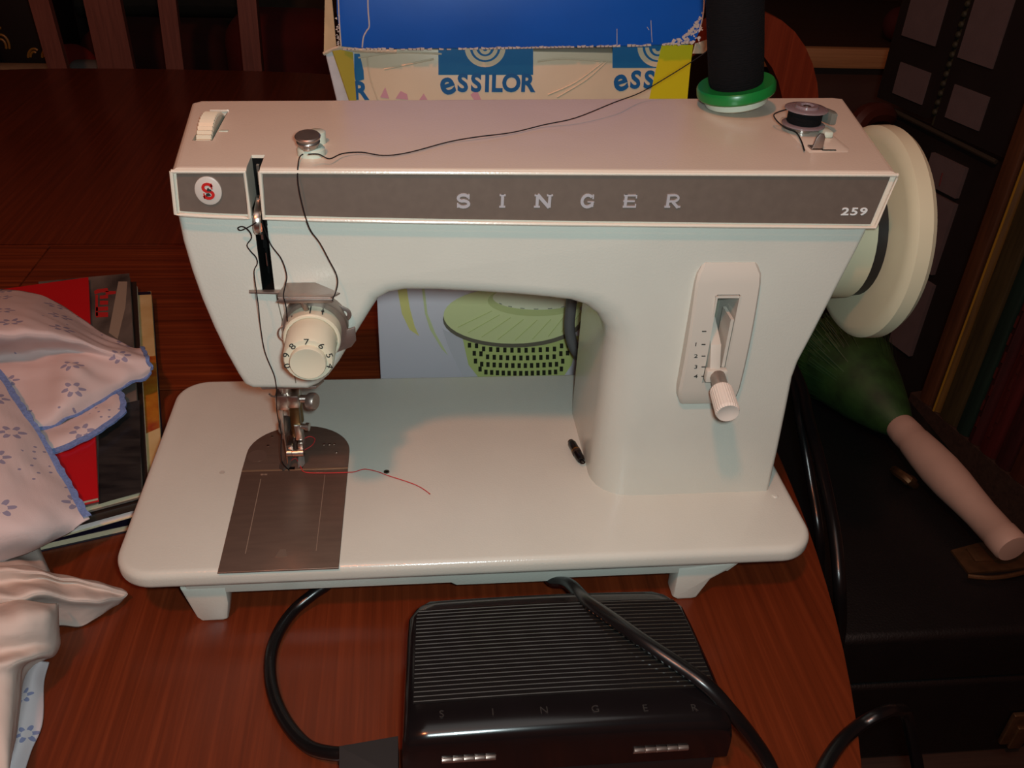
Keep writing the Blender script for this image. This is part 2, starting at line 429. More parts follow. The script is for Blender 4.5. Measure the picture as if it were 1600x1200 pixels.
# fine seam of the face plate
obj('seam', MB().tube([(0.0898, YF-0.0001, 0.134), (0.0935, YF-0.0001, 0.098), (0.0945, YF-0.0001, 0.083)], 0.00025, 6, 4), mat('seam_shadow_line', (120, 118, 104), 0.7), sm)
# ---- top cover
CVB = [(0.0525, 0.0445), (0.3785, 0.0445), (0.4030, 0.166), (0.3985, 0.168), (0.0455, 0.1455), (0.0425, 0.142)]
def cover_mesh():
    b = bmesh.new()
    # rings from bottom to top; the rim along the front dips from 0.1762 (left) to 0.1682 (right)
    def zb(x): 
        t = (x-0.051)/0.324; return 0.1758 - 0.0076*min(1, max(0, t))**0.45
    xs = [0.0525+(0.3785-0.0525)*i/24 for i in range(25)]
    poly = [(x, 0.0445) for x in xs] + CVB[2:]
    def ring(z, k):
        out = []
        for (x, y) in poly:
            xc = x
            if z == 'b':
                out.append(Vector((x - (0.0045 if x > 0.37 else 0.0012 if x < 0.06 else 0), y, zb(x) if y < 0.05 else 0.172)))
            else:
                cx, cy = 0.22, 0.1
                dx = k if x < 0.06 else -k if x > 0.37 else 0
                dy = k if y < 0.06 else -k if y > 0.13 else 0
                out.append(Vector((x+dx, y+dy, z)))
        return out
    rs = [ring('b', 0), ring(0.1920, 0.0), ring(0.1932, 0.0003), ring(0.1942, 0.0010), ring(0.1948, 0.0020), ring(0.1950, 0.0031)]
    m = MB(); m.bm.free(); m.bm = b; m.rings(rs)
    bmesh.ops.triangulate(b, faces=[f for f in b.faces if len(f.verts) > 4]); return m
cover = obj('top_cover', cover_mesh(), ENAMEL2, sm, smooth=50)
cutw(cover, [((0.0838, 0.03, 0.15), (0.0895, 0.063, 0.22)), ((0.0545, 0.0815, 0.185), (0.0635, 0.127, 0.22))], 4)
obj('slot_shade', MB().box((0.0890, 0.0455, 0.168), (0.0897, 0.0632, 0.1935)).box((0.0838, 0.0625, 0.150), (0.0897, 0.0645, 0.1935)), DARKREC, sm)  # more dark sheets standing in for shade, in the cover slot
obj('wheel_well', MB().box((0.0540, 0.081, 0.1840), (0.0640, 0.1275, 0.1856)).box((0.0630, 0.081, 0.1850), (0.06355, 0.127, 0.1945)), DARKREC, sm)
# raised rim around the band and the taupe band plates
def band(x0, x1, zt, zl, zr, s0=0, s1=0):
    n = 16; zz = []
    bot = [(x0 + s0 + (x1+s1-x0-s0)*i/n, zl(x0+(x1-x0)*i/n)) for i in range(n+1)]
    return [(x0, zt)] + bot + [(x1, zt)]
def zb2(x): 
    t = (x-0.051)/0.324; return 0.1758 - 0.0076*min(1, max(0, t))**0.45 + 0.0017
for (a, b_, s0, s1) in ((0.0550, 0.0826, -0.0012, -0.0003), (0.0907, 0.3742, -0.0008, -0.0032)):
    obj('band_plate', MB().prism(band(a, b_, 0.1932, zb2, None, s0, s1), 0.0438, 0.0448, 'xz'), TAUPE, sm)
rim = MB()
for (a, b_, s0, s1) in ((0.0532, 0.0836, -0.0012, -0.0003), (0.0898, 0.3772, -0.0006, -0.0036)):
    outer = [Vector((p[0], 0.0432, p[1])) for p in band(a, b_, 0.1945, lambda x: zb2(x)-0.0014, None, s0, s1)]
    rim.tube(outer+[outer[0]], 0.0009, 8, 0)
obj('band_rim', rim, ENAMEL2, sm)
# SINGER in spaced slab-serif letters
LT = MB()
zl0 = 0.1812
class _J: k = 0
def bar(x0, z0, x1, z1): LT.box((x0, 0.0434, z0), (x1, 0.0439, z1))
def stroke(pts, wd):
    pts = [Vector((p[0], p[1])) for p in pts]
    Lp, Rp = [], []
    for i, p in enumerate(pts):
        t = (pts[min(i+1, len(pts)-1)]-pts[max(i-1, 0)]).normalized(); nn = Vector((-t.y, t.x))*wd/2
        Lp.append(p+nn); Rp.append(p-nn)
    LT_.prism([(q.x, q.y) for q in Lp+Rp[::-1]], 0.0434, 0.0439, 'xz')
def letter(ch, cx, cz, h, W, wd):
    global LT_
    LT_ = LT; b, t = cz-h/2, cz+h/2; l, r = cx-W/2, cx+W/2; sf = wd*0.55
    def st(*p): stroke(p, wd)
    def ser(x, z, k=1.0): LT.box((x-wd*k, 0.0434, z-sf/2), (x+wd*k, 0.0439, z+sf/2))
    if ch == 'I': st((cx, b), (cx, t)); ser(cx, b+sf/2); ser(cx, t-sf/2)
    if ch == 'N':
        st((l, b), (l, t)); st((r, b), (r, t)); stroke([(l, t), (r, b)], wd*1.15); ser(l, b+sf/2); ser(l-wd*.2, t-sf/2, .8); ser(r, t-sf/2)
    if ch == 'E':
        st((l+wd*.4, b), (l+wd*.4, t)); 
        for z in (b+sf/2, cz, t-sf/2): LT.box((l-wd*.4, 0.0434, z-sf/2), (r-(W*.15 if z == cz else 0), 0.0439, z+sf/2))
        LT.box((r-wd*.4, 0.0434, b), (r, 0.0439, b+h*.28)); LT.box((r-wd*.4, 0.0434, t-h*.28), (r, 0.0439, t))
    if ch == 'S':
        p = arc(cx, cz+h*.22, W*.42, h*.24, 20, 250, 10) + arc(cx, cz-h*.22, W*.44, h*.24, 80, -165, 10)
        stroke(p, wd); LT.box((r-wd*.5, 0.0434, t-h*.36), (r-wd*.05, 0.0439, t)); LT.box((l, 0.0434, b), (l+wd*.45, 0.0439, b+h*.34))
    if ch == 'G':
        stroke(arc(cx, cz, W*.46, h*.45, 45, 340, 16), wd); LT.box((cx, 0.0434, cz-h*.1), (r+wd*.2, 0.0439, cz+sf*.6-h*.1)); LT.box((r-wd*.7, 0.0434, b+h*.06), (r, 0.0439, cz-h*.05)); LT.box((r-wd*.55, 0.0434, t-h*.34), (r-wd*.05, 0.0439, t))
    if ch == 'R':
        st((l+wd*.4, b), (l+wd*.4, t)); stroke([(l, t-sf/2)] + arc(cx+W*.08, t-h*.27, W*.36, h*.24, 90, -90, 8) + [(l, t-h*.53)], sf*1.3); stroke([(cx, t-h*.55), (r, b)], wd); ser(l+wd*.4, b+sf/2); ser(r, b+sf/2, .8)
for ch, px in zip('SINGER', (724, 785, 849, 918, 985, 1051)):
    c = at_y(px, 314, 0.0436); letter(ch, c.x, c.z, 0.0062, 0.0056 if ch != 'I' else 0.002, 0.00135)
isl = {}
for f in LT.bm.faces:
    if f in isl: continue
    stack = [f]; k_ = len(set(isl.values()))
    while stack:
        g_ = stack.pop()
        if g_ in isl: continue
        isl[g_] = k_; stack += [h_ for e_ in g_.edges for h_ in e_.link_faces if h_ not in isl]
done = set()
for g_, k_ in isl.items():
    for v_ in g_.verts:
        if v_ not in done: done.add(v_); v_.co.y -= 0.000012*k_*(1 if v_.co.y < 0.0437 else 0)
obj('lettering', LT, SILVERT, sm, smooth=0)
nb = MB(); write(nb, '259', 0.0052, (0.3612, 0.0437, 0.1762), sx=1.5, bold=0.0001, space=1.15); obj('model_number', nb, WHITET, sm, smooth=0)
# round badge with red S and a tiny seated figure
bd = obj('badge', MB().lathe([(0.0056, 0), (0.0056, 0.0009), (0.0050, 0.0012)], (0.0672, 0.0440, 0.1859), (0, -1, 0), 32), BADGE, sm)
for v in bd.data.vertices: v.co.z = (v.co.z-(0.1859-W0.z))*1.14 + (0.1859-W0.z)
sb = MB(); LT_ = sb
pts = arc(0.0672, 0.1859+0.00155, 0.0019, 0.00165, 15, 258, 12) + arc(0.0672, 0.1859-0.00155, 0.0020, 0.00165, 78, -165, 12)
def stroke_y(mb, pts, wd, y0, y1):
    pts = [Vector((p[0], p[1])) for p in pts]; Lp, Rp = [], []
    for i, p in enumerate(pts):
        t = (pts[min(i+1, len(pts)-1)]-pts[max(i-1, 0)]).normalized(); nn = Vector((-t.y, t.x))*wd/2
        Lp.append(p+nn); Rp.append(p-nn)
    for i in range(len(pts)-1):
        mb.prism([tuple(Lp[i]), tuple(Lp[i+1]), tuple(Rp[i+1]), tuple(Rp[i])], y0, y1, 'xz')
stroke_y(sb, pts, 0.00125, 0.0424, 0.0430)
sb.box((0.0687, 0.0424, 0.1868), (0.0692, 0.0430, 0.1893)); sb.box((0.0651, 0.0424, 0.1825), (0.0656, 0.0430, 0.1850))
obj('letter_s', sb, REDT, bd, smooth=0)
fg = MB(); fg.prism([(0.0668, 0.1862), (0.0671, 0.1873), (0.0676, 0.1876), (0.0680, 0.1870), (0.0687, 0.1866), (0.0686, 0.1860)], 0.0421, 0.0424, 'xz')
fg.prism([(0.0661, 0.1838), (0.0664, 0.1850), (0.0675, 0.1852), (0.0683, 0.1842), (0.0675, 0.1838)], 0.0421, 0.0424, 'xz')
obj('seated_figure', fg, INK, bd, smooth=0)
# ---- thumb wheel (pressure regulator) on the cover
tw = MB(); tw.lathe([(0.0325, -0.0037), (0.0335, -0.0033), (0.0335, 0.0033), (0.0325, 0.0037)], (0.0588, 0.1035, 0.1668), (1, 0, 0), 144, teeth=0.03)
obj('thumb_wheel', tw, CREAM, sm, smooth=20)
obj('index_mark', MB().box((0.0642, 0.0945, 0.1948), (0.0685, 0.0968, 0.1953), 0.0003), WHITEP, sm)
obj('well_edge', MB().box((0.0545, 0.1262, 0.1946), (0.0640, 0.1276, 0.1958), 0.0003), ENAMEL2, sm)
# ---- take-up lever in the slot
tk = MB(); tk.box((0.0858, 0.050, 0.1600), (0.0868, 0.0535, 0.1800))
tk.tube([(0.0855, 0.058, 0.160), (0.0858, 0.046, 0.165), (0.0862, 0.0405, 0.1685), (0.0866, 0.0398, 0.173), (0.0868, 0.043, 0.1762), (0.0868, 0.054, 0.179)], 0.0016, 8, 5, 0.6)
obj('take_up_lever', tk, CHROME, sm)
obj('slot_spring', MB().box((0.0873, 0.0475, 0.148), (0.0877, 0.0485, 0.1545)).box((0.086, 0.058, 0.183), (0.0872, 0.060, 0.192)), CHROME, sm)
# ---- thread guide on top of the cover
tg = thing and MB().lathe([(0.0062, 0), (0.0062, 0.003), (0.0052, 0.0042)], (0.1098, 0.0640, 0.1948), (0, 0, 1), 28)
g0 = obj('guide_base', tg, WHITEP, sm)
g1 = obj('top_thread_guide', MB().lathe([(0.0030, 0), (0.0042, 0.0018), (0.0052, 0.0042), (0.0046, 0.0045), (0.0044, 0.0050), (0.0055, 0.0060), (0.0057, 0.0068), (0.0052, 0.0074), (0.0025, 0.0076)], (0.1092, 0.0625, 0.1975), (-0.02, -0.16, 1), 32), STEEL, sm)
obj('guide_post', MB().lathe([(0.0040, 0), (0.0040, 0.0055), (0.0032, 0.006)], (0.1112, 0.0800, 0.1948), (0, 0, 1), 24), WHITEP, sm)
obj('guide_clip', MB().box((0.1072, 0.0570, 0.1985), (0.1102, 0.0584, 0.2015), 0.0005), CHROME, sm)
# ---- thread tension assembly on the head
DX, DZ = 0.1066, 0.1180
td = obj('tension_dial', MB().lathe([(0.0140, 0), (0.0140, 0.0030), (0.0132, 0.0040), (0.0132, 0.0165), (0.0126, 0.0172), (0.0118, 0.0172), (0.0116, 0.0165)], (DX, YF, DZ), (0, -1, 0), 48), CREAM, sm)
obj('number_ring', MB().lathe([(0.0116, 0.016), (0.0114, 0.0340), (0.0106, 0.0352), (0.0080, 0.0352)], (DX, YF, DZ), (0, -1, 0), 60, teeth=0.012), CREAM, td)
obj('dial_cap', MB().lathe([(0.0082, 0.035), (0.0082, 0.0375), (0.0078, 0.0382), (0.0066, 0.0380), (0.0040, 0.0374)], (DX, YF, DZ), (0, -1, 0), 36), CREAM, td)
nm = MB()
for i, ch in enumerate('567890'):
    a = math.radians(28 + i*34 - 0)
    a = math.radians({'5': 15, '6': 50, '7': 90, '8': 130, '9': 162, '0': 195}[ch])
    c = (DX+0.0097*math.cos(a), YF-0.0353, DZ+0.0097*math.sin(a)); write(nm, ch, 0.0042, c, spin=a-PI/2, ext=0.0001, sx=1.25)
a = math.radians(-18); write(nm, '4', 0.0042, (DX+0.0097*math.cos(a), YF-0.0353, DZ+0.0097*math.sin(a)), spin=a-PI/2, ext=0.0001, sx=1.25)
obj('numerals', nm, INK, td, smooth=0)
nm = MB(); nm.box((DX-0.0002, YF-0.0155, DZ+0.0131), (DX+0.0003, YF-0.009, DZ+0.0134)); 
nm.box((DX+0.0050, YF-0.0128, DZ+0.01215), (DX+0.0062, YF-0.0122, DZ+0.0129)); nm.box((DX+0.0054, YF-0.0150, DZ+0.01215), (DX+0.0058, YF-0.010, DZ+0.0127))
obj('plus_and_index_mark', nm, INK, td, smooth=0)
obj('tension_collar', MB().lathe([(0.0150, 0), (0.0154, 0.001), (0.0154, 0.0075), (0.0148, 0.0085), (0.0120, 0.0086)], (DX+0.0008, YF, DZ+0.0006), (0, -1, 0), 40), STEEL, sm)
gp = MB()
gp.prism([(0.0778, 0.0476), (0.0782, 0.0452), (0.0935, 0.0440), (0.0950, 0.0476)], 0.1350, 0.1358, 'xy', 0.0002)
gp.prism([(0.0930, 0.0330), (0.1165, 0.0325), (0.1205, 0.0372), (0.1085, 0.0478), (0.0950, 0.0478), (0.0925, 0.0360)], 0.1384, 0.1393, 'xy', 0.0003)
gp.prism([(0.0935, 0.1390), (0.1172, 0.1390), (0.1180, 0.1378), (0.1172, 0.1368), (0.0950, 0.1368), (0.0925, 0.1376)], 0.0318, 0.0328, 'xz', 0.0003)
obj('thread_guard_plate', gp, STEEL, sm)
br = MB(); br.tube([(0.1035, 0.0335, 0.1380), (0.1045, 0.034, 0.1345), (0.1048, 0.0365, 0.1310)], 0.0014, 8, 4); 
br.prism(arc(0.1205, 0.1235, 0.0040, 0.0040, -90, 70, 8) + [(0.115, 0.1310), (0.108, 0.1335), (0.1075, 0.1290), (0.112, 0.1250)], 0.0445, 0.0455, 'xz', 0.0003)
obj('guard_bracket', br, STEEL, sm)
obj('bracket_screw', MB().lathe([(0.0024, 0), (0.0024, 0.0016), (0.0019, 0.0022)], (0.1150, 0.0445, 0.1275), (0, -1, 0), 20), CHROME, sm)
obj('bracket_hole', MB().lathe([(0.0017, 0), (0.0017, 0.0004)], (0.1208, 0.0445, 0.1240), (0, -1, 0), 16), ENAMEL, sm)
tb = MB(); tb.prism([(0.1165, 0.1055), (0.1238, 0.1085), (0.1262, 0.1120), (0.1262, 0.1195), (0.1195, 0.1175), (0.1165, 0.1140)], 0.0395, 0.0407, 'xz', 0.0004)
tb.box((0.1165, 0.0395, 0.1070), (0.1180, 0.048, 0.1150), 0.0003); obj('cutter_tab', tb, STEEL, sm)
cs = MB(); cs.tube(spline([(0.0935+0.0030*math.cos(t), 0.042-0.0012*t, 0.1175+0.0030*math.sin(t)) for t in [0.5*k for k in range(14)]] + [(0.0975, 0.036, 0.1245), (0.098, 0.035, 0.1285)], 2), 0.00035, 6, 0)
obj('check_spring', cs, STEEL, sm)
# ---- presser bar, needle clamp, needle and foot under the head
NX, NY = 0.0838, 0.083
obj('head_under_plate', MB().prism([(0.0755, 0.058), (0.1030, 0.058), (0.1065, 0.064), (0.1045, 0.105), (0.0745, 0.105), (0.0735, 0.062)], 0.0725, 0.0740, 'xy', 0.0005), STEEL, sm)
obj('needle_bar', MB().lathe([(0.0032, 0), (0.0032, 0.045)], (NX-0.001, NY, 0.046), (0, 0, 1), 20), CHROME, sm)
nc = MB(); nc.box((0.0775, NY-0.0045, 0.0445), (0.0845, NY+0.0045, 0.0545), 0.0008); nc.box((0.0835, NY-0.005, 0.0460), (0.0905, NY+0.004, 0.0545), 0.0012)
ncl = obj('needle_clamp', nc, CHROME, sm)
obj('clamp_screw', MB().lathe([(0.0022, 0), (0.0022, 0.005)], (0.0902, NY-0.001, 0.0500), (1, 0, 0), 16), CHROME, ncl)
obj('thumb_screw', MB().lathe([(0.0032, 0), (0.0046, 0.0008), (0.0050, 0.002), (0.0050, 0.0042), (0.0044, 0.0052)], (0.0945, NY-0.002, 0.0492), (0.90, -0.35, 0.1), 40, teeth=0.03), STEEL, ncl)
obj('thread_hook', MB().tube([(0.078, NY-0.004, 0.054), (0.0765, NY-0.006, 0.0555), (0.0755, NY-0.0075, 0.058)], 0.0005, 6, 3), STEEL, ncl)
obj('needle', MB().lathe([(0.0010, 0.0), (0.0010, -0.016), (0.0005, -0.018), (0.0005, -0.043), (0.00005, -0.047)], (0.0795, NY-0.0005, 0.0465), (0, 0, 1), 10), CHROME, sm)
pb = MB(); pb.lathe([(0.0030, 0), (0.0030, 0.050)], (0.0885, NY+0.009, 0.026), (0, 0, 1), 16)
pb.box((0.0848, NY+0.001, 0.0195), (0.0905, NY+0.011, 0.0460), 0.0007)
pbo = obj('presser_bar', pb, mat('brassy_worn_steel', (130, 108, 76), 0.32, metal=1.0, var=0.2, vscale=100), sm)
pf = MB(); pf.prism([(0.0868, 0.0290), (0.0905, 0.0290), (0.0912, 0.0180), (0.0872, 0.0180)], NY-0.004, NY+0.004, 'xz', 0.0005)
pf.box((0.0820, NY-0.006, 0.0100), (0.0855, NY+0.004, 0.0165), 0.0006); pf.box((0.0880, NY-0.006, 0.0095), (0.0912, NY+0.004, 0.0172), 0.0006)
foot = obj('presser_foot', pf, CHROME, sm)
toe = MB()
toe.solid([(0.0825, NY-0.004, 0.0100), (0.0790, NY-0.006, 0.0028), (0.0772, NY-0.0055, 0.0022), (0.0768, NY-0.0095, 0.0022), (0.0795, NY-0.0115, 0.0022), (0.0826, NY-0.0090, 0.0025), (0.0845, NY-0.006, 0.0085)], (0, 0.001, 0.0016))
toe.solid([(0.0885, NY-0.004, 0.0100), (0.0872, NY-0.007, 0.0025), (0.0875, NY-0.0085, 0.0022), (0.0898, NY-0.0085, 0.0022), (0.0912, NY-0.006, 0.0030), (0.0908, NY-0.003, 0.0100)], (0, 0.001, 0.0016))
obj('toe', toe, mat('dark_toe_steel', (84, 74, 68), 0.55, metal=0.6, var=0.2, vscale=200), foot)
obj('hinge_pin', MB().lathe([(0.0024, 0), (0.0024, 0.0030)], (0.0818, NY-0.007, 0.0120), (1, 0, 0), 16).lathe([(0.0022, 0), (0.0022, 0.0034)], (0.0850, NY-0.007, 0.0118), (1, 0, 0), 16).lathe([(0.0024, 0), (0.0024, 0.0030)], (0.0882, NY-0.007, 0.0120), (1, 0, 0), 16), CHROME, foot)
obj('foot_screw', MB().lathe([(0.0016, 0), (0.0016, 0.003), (0.0024, 0.003), (0.0024, 0.005)], (0.0905, NY-0.002, 0.0270), (1, -0.2, 0), 16), CHROME, foot)
lv = MB(); lv.lathe([(0.0052, 0), (0.0056, 0.0010), (0.0056, 0.0030), (0.0040, 0.0040), (0.0018, 0.0042)], (0.0778, NY+0.006, 0.0275), (0.95, -0.3, 0), 28); lv.box((0.0770, NY+0.004, 0.0185), (0.0788, NY+0.009, 0.0275), 0.0005)
obj('guide_disc', lv, STEEL, sm)
foot.location = (-0.0022, 0.007, 0.0)
pbo.location = (-0.0020, 0.003, 0.0)
# ---- plates in the bed
sp = obj('slide_plate', MB().prism([(0.0535, -0.0008), (0.1135, -0.0008), (0.1140, 0.0792), (0.0535, 0.0792)], 0.0012, 0.0022, 'xy', 0.0003), PLATEM, sm)
ln = MB(); ln.box((0.0652, 0.012, 0.0022), (0.0656, 0.072, 0.0023)); ln.box((0.1010, 0.012, 0.0022), (0.1013, 0.074, 0.0023))
for x in (0.0648, 0.0668, 0.0960, 0.0980): ln.box((x, 0.0755, 0.0022), (x+0.0016, 0.0764, 0.0024))
obj('scribed_lines', ln, mat('pale_scratch', (168, 146, 128), 0.4, metal=0.4), sp)
obj('finger_catch', MB().prism([(0.0808, 0.0085), (0.0868, 0.0085), (0.0856, 0.0140), (0.0826, 0.0140)], 0.0021, 0.0024, 'xy'), mat('catch_steel', (142, 122, 108), 0.35, metal=0.5), sp)
th = [(0.0535, 0.0802), (0.1140, 0.0802)] + arc(0.0840, 0.0960, 0.0300, 0.0265, 0, 180, 24)
tp = obj('throat_plate', MB().prism(th, 0.0012, 0.0022, 'xy', 0.0003), PLATEM, sm)
obj('plate_joint', MB().box((0.0536, 0.0791, 0.0018), (0.1139, 0.0803, 0.00235), 0.0002), mat('bright_joint', (190, 160, 130), 0.3, metal=0.7), sm)
hl = MB(); hl.box((0.0800, NY-0.0035, 0.0022), (0.0835, NY-0.0010, 0.0024)); hl.box((0.0860, NY-0.002, 0.0022), (0.0880, NY+0.012, 0.0024)); hl.box((0.0775, NY-0.002, 0.0022), (0.0792, NY+0.012, 0.0024))
obj('feed_slots', hl, DARKREC, tp)
sc_ = MB()
for x, y, r in ((0.0655, 0.1030, 0.0009), (0.0668, 0.1120, 0.0007), (0.0985, 0.1030, 0.0008), (0.1018, 0.1030, 0.0008), (0.1045, 0.1030, 0.0007), (0.1065, 0.0950, 0.0006)): sc_.lathe([(r, 0), (r, 0.0003)], (x, y, 0.0022), (0, 0, 1), 10)
obj('plate_dots', sc_, CHROME, tp)
obj('finger_hole', MB().lathe([(0.0055, 0), (0.0055, 0.0003)], (0.0605, 0.0935, 0.00205), (0, 0, 1), 28), mat('hole_steel', (140, 118, 106), 0.3, metal=0.6), tp)
q = at_z(604, 737, 0.0016)
obj('oil_hole', MB().lathe([(0.0017, 0), (0.0017, 0.0003), (0.0010, 0.0004), (0.0009, 0.0001)], (q.x, q.y, 0.0014), (0, 0, 1), 16), mat('oil_hole_rim', (90, 84, 70), 0.4, metal=0.6), sm)
q = at_z(1211, 775, 0.0016); obj('bed_screw', MB().lathe([(0.0018, 0), (0.0018, 0.0004), (0.0013, 0.0008)], (q.x, q.y, 0.0014), (0, 0, 1), 16), ENAMEL, sm)
q = at_z(347, 738, 0.0016); obj('bed_mark', MB().lathe([(0.0016, 0), (0.0016, 0.0002)], (q.x, q.y, 0.0014), (0, 0, 1), 14), mat('bed_mark_grey', (184, 180, 170), 0.5), sm)
# ---- stitch length plate and lever
def bulge(z): return 0.0022 + 0.0048*max(0.0, 1-((z-0.098)/0.050)**2)
pn = 16; rs = []
zs = [0.0672+(0.1482-0.0672)*i/pn for i in range(pn+1)]
b = bmesh.new()
def prow(z, x0, x1, y): return [(x0, YF+0.0005, z), (x0, y+0.0012, z), (x0+0.0012, y, z), (0.302, y, z), (0.3135, y, z), (x1-0.0012, y, z), (x1, y+0.0012, z), (x1, YF+0.0005, z)]
pm = MB()
rows = []
for i, z in enumerate(zs):
    e = min(i, pn-i); ins = (0.0030, 0.0006, 0)[min(e, 2)]
    x0 = 0.2908 + ins; x1 = 0.3238 - ins
    rows.append([Vector(p) for p in prow(z, x0, x1, YF-bulge(z)+(0.0018 if e == 0 else 0))])
V = [[pm.bm.verts.new(p) for p in r] for r in rows]
for i in range(pn):
    zc = (zs[i]+zs[i+1])/2
    for j in range(7):
        if j == 3 and 0.0815 < zc < 0.131: continue
        pm.bm.faces.new((V[i][j], V[i][j+1], V[i+1][j+1], V[i+1][j]))
pm.bm.faces.new(V[0][::-1]); pm.bm.faces.new(V[-1])
PLM = mat('pinkish_cream_plastic', (200, 194, 182), 0.38)
plate = obj('stitch_plate', pm, PLM, sm, smooth=30)
sw = MB(); sw.box((0.3012, 0.0420, 0.080), (0.3022, 0.075, 0.1325)); sw.box((0.3133, 0.0425, 0.080), (0.3143, 0.075, 0.1325)); sw.box((0.3012, 0.043, 0.1312), (0.3143, 0.075, 0.1325)); sw.box((0.3012, 0.0425, 0.0805), (0.3143, 0.075, 0.0815))
obj('slot_wall', sw, PLM, plate)
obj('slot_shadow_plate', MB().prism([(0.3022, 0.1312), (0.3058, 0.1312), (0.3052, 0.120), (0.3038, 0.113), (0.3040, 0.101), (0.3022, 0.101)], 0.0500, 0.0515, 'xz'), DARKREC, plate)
obj('slot_back', MB().box((0.3015, 0.068, 0.080), (0.314, 0.0690, 0.132)), mat('slot_back_grey', (120, 122, 108), 0.6), plate)
obj('slot_guide', MB().prism([(0.0415, 0.120), (0.055, 0.120), (0.055, 0.088), (0.0415, 0.092)], 0.3108, 0.3124, 'yz'), PLM, plate)
dg_ = MB()
for ch, py in (('1', 538), ('2', 556), ('3', 573), ('4', 588)):
    c = at_y(1090, py, YF-0.0068); write(dg_, ch, 0.0030, (c.x-0.0010, YF-bulge(c.z)-0.0002, c.z), ext=0.0001, sx=1.4)
    dg_.box((c.x+0.0020, YF-bulge(c.z)-0.0003, c.z-0.0002), (c.x+0.0040, YF-bulge(c.z)+0.0002, c.z+0.0002))
c = at_y(1100, 518, YF-0.0068); dg_.box((c.x-0.0010, YF-bulge(c.z)-0.0003, c.z-0.0002), (c.x+0.0012, YF-bulge(c.z)+0.0002, c.z+0.0002))
obj('numerals', dg_, INK, plate, smooth=0)
lvr = MB(); lvr.prism([(0.0600, 0.112), (0.0440, 0.104), (0.0390, 0.0920), (0.0390, 0.086), (0.0600, 0.090)], 0.3040, 0.3095, 'yz', 0.0004)
lvr.box((0.3020, 0.0368, 0.0855), (0.3130, 0.0412, 0.0925), 0.0008)
lever = obj('stitch_lever', lvr, PLM, sm)
obj('lever_rod', MB().lathe([(0.0040, 0), (0.0040, 0.012)], (0.3080, 0.0375, 0.0890), (-0.05, -1, -0.16), 24), STEEL, lever)
obj('lever_knob', MB().lathe([(0.0050, 0), (0.0058, 0.0012), (0.0061, 0.016), (0.0055, 0.0176), (0.0042, 0.0172), (0.0020, 0.0166)], (0.3075, 0.0290, 0.0868), (-0.05, -1, -0.16), 56, teeth=0.035), mat('pink_cream_plastic', (220, 208, 196), 0.4), lever, smooth=20)
# ---- hand wheel
WY, WZ = 0.0945, 0.1425
hw = obj('hand_wheel', MB().lathe([(0.050, 0.0), (0.0545, 0.0010), (0.0565, 0.0030), (0.0568, 0.0100), (0.0550, 0.0128), (0.047, 0.0135), (0.045, 0.010), (0.020, 0.010)], (0.3935, WY, WZ), (1, 0, 0), 72), WHEELM, sm)
obj('wheel_hub', MB().lathe([(0.0335, -0.006), (0.0335, 0.001)], (0.3935, WY, WZ), (1, 0, 0), 40), BLACKMATT, hw)
obj('hub_sleeve', MB().lathe([(0.0325, -0.0225), (0.0345, -0.0205), (0.0345, -0.0060)], (0.3935, WY, WZ), (1, 0, 0), 40), WHEELM, hw)
# ---- bobbin winder on the cover
wp = [(0.3452, 0.0715), (0.3655, 0.0725), (0.3685, 0.078), (0.3690, 0.120), (0.3640, 0.128), (0.3520, 0.128), (0.3462, 0.118)]
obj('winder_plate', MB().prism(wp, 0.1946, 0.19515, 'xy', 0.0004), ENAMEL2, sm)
BX, BY = 0.3535, 0.1030
obj('winder_spindle', MB().lathe([(0.0042, 0), (0.0042, 0.0030), (0.0025, 0.0035), (0.0025, 0.0128), (0.0018, 0.0134)], (BX, BY, 0.1950), (0, 0, 1), 20), CHROME, sm)
obj('winder_stop', MB().box((0.3612, 0.0925, 0.1952), (0.3660, 0.1010, 0.1985), 0.001), WHITEP, sm)
wt = MB(); wt.prism([(0.3478, 0.1952), (0.3535, 0.1952), (0.3534, 0.2015), (0.3524, 0.2032), (0.3502, 0.2032), (0.3490, 0.2012)], 0.0745, 0.0757, 'xz', 0.0003); wt.box((0.3478, 0.0745, 0.1950), (0.3535, 0.080, 0.1960))
obj('winder_tab', wt, STEEL, sm)
obj('winder_slot', MB().box((0.3530, 0.0738, 0.1953), (0.3600, 0.0746, 0.1956)), DARKREC, sm)
obj('winder_latch', MB().prism([(0.3605, 0.1120), (0.3640, 0.1160), (0.3690, 0.1030), (0.3685, 0.0985), (0.3655, 0.0985)], 0.2000, 0.2060, 'xy', 0.0006), mat('grey_latch', (110, 112, 104), 0.35), sm)
obj('spool_pin', MB().lathe([(0.0024, 0), (0.0024, 0.066), (0.0016, 0.067)], (0.329, 0.140, 0.194), (-0.19, 0.02, 1), 14), CHROME, sm)
# grey lead behind the column
obj('motor_lead', MB().tube([at_y(897, 430, 0.188), at_y(892, 480, 0.192), at_y(890, 515, 0.193), at_y(898, 545, 0.193), at_y(916, 565, 0.192), at_y(945, 572, 0.190)], 0.0038, 12, 6), GREYC, sm)

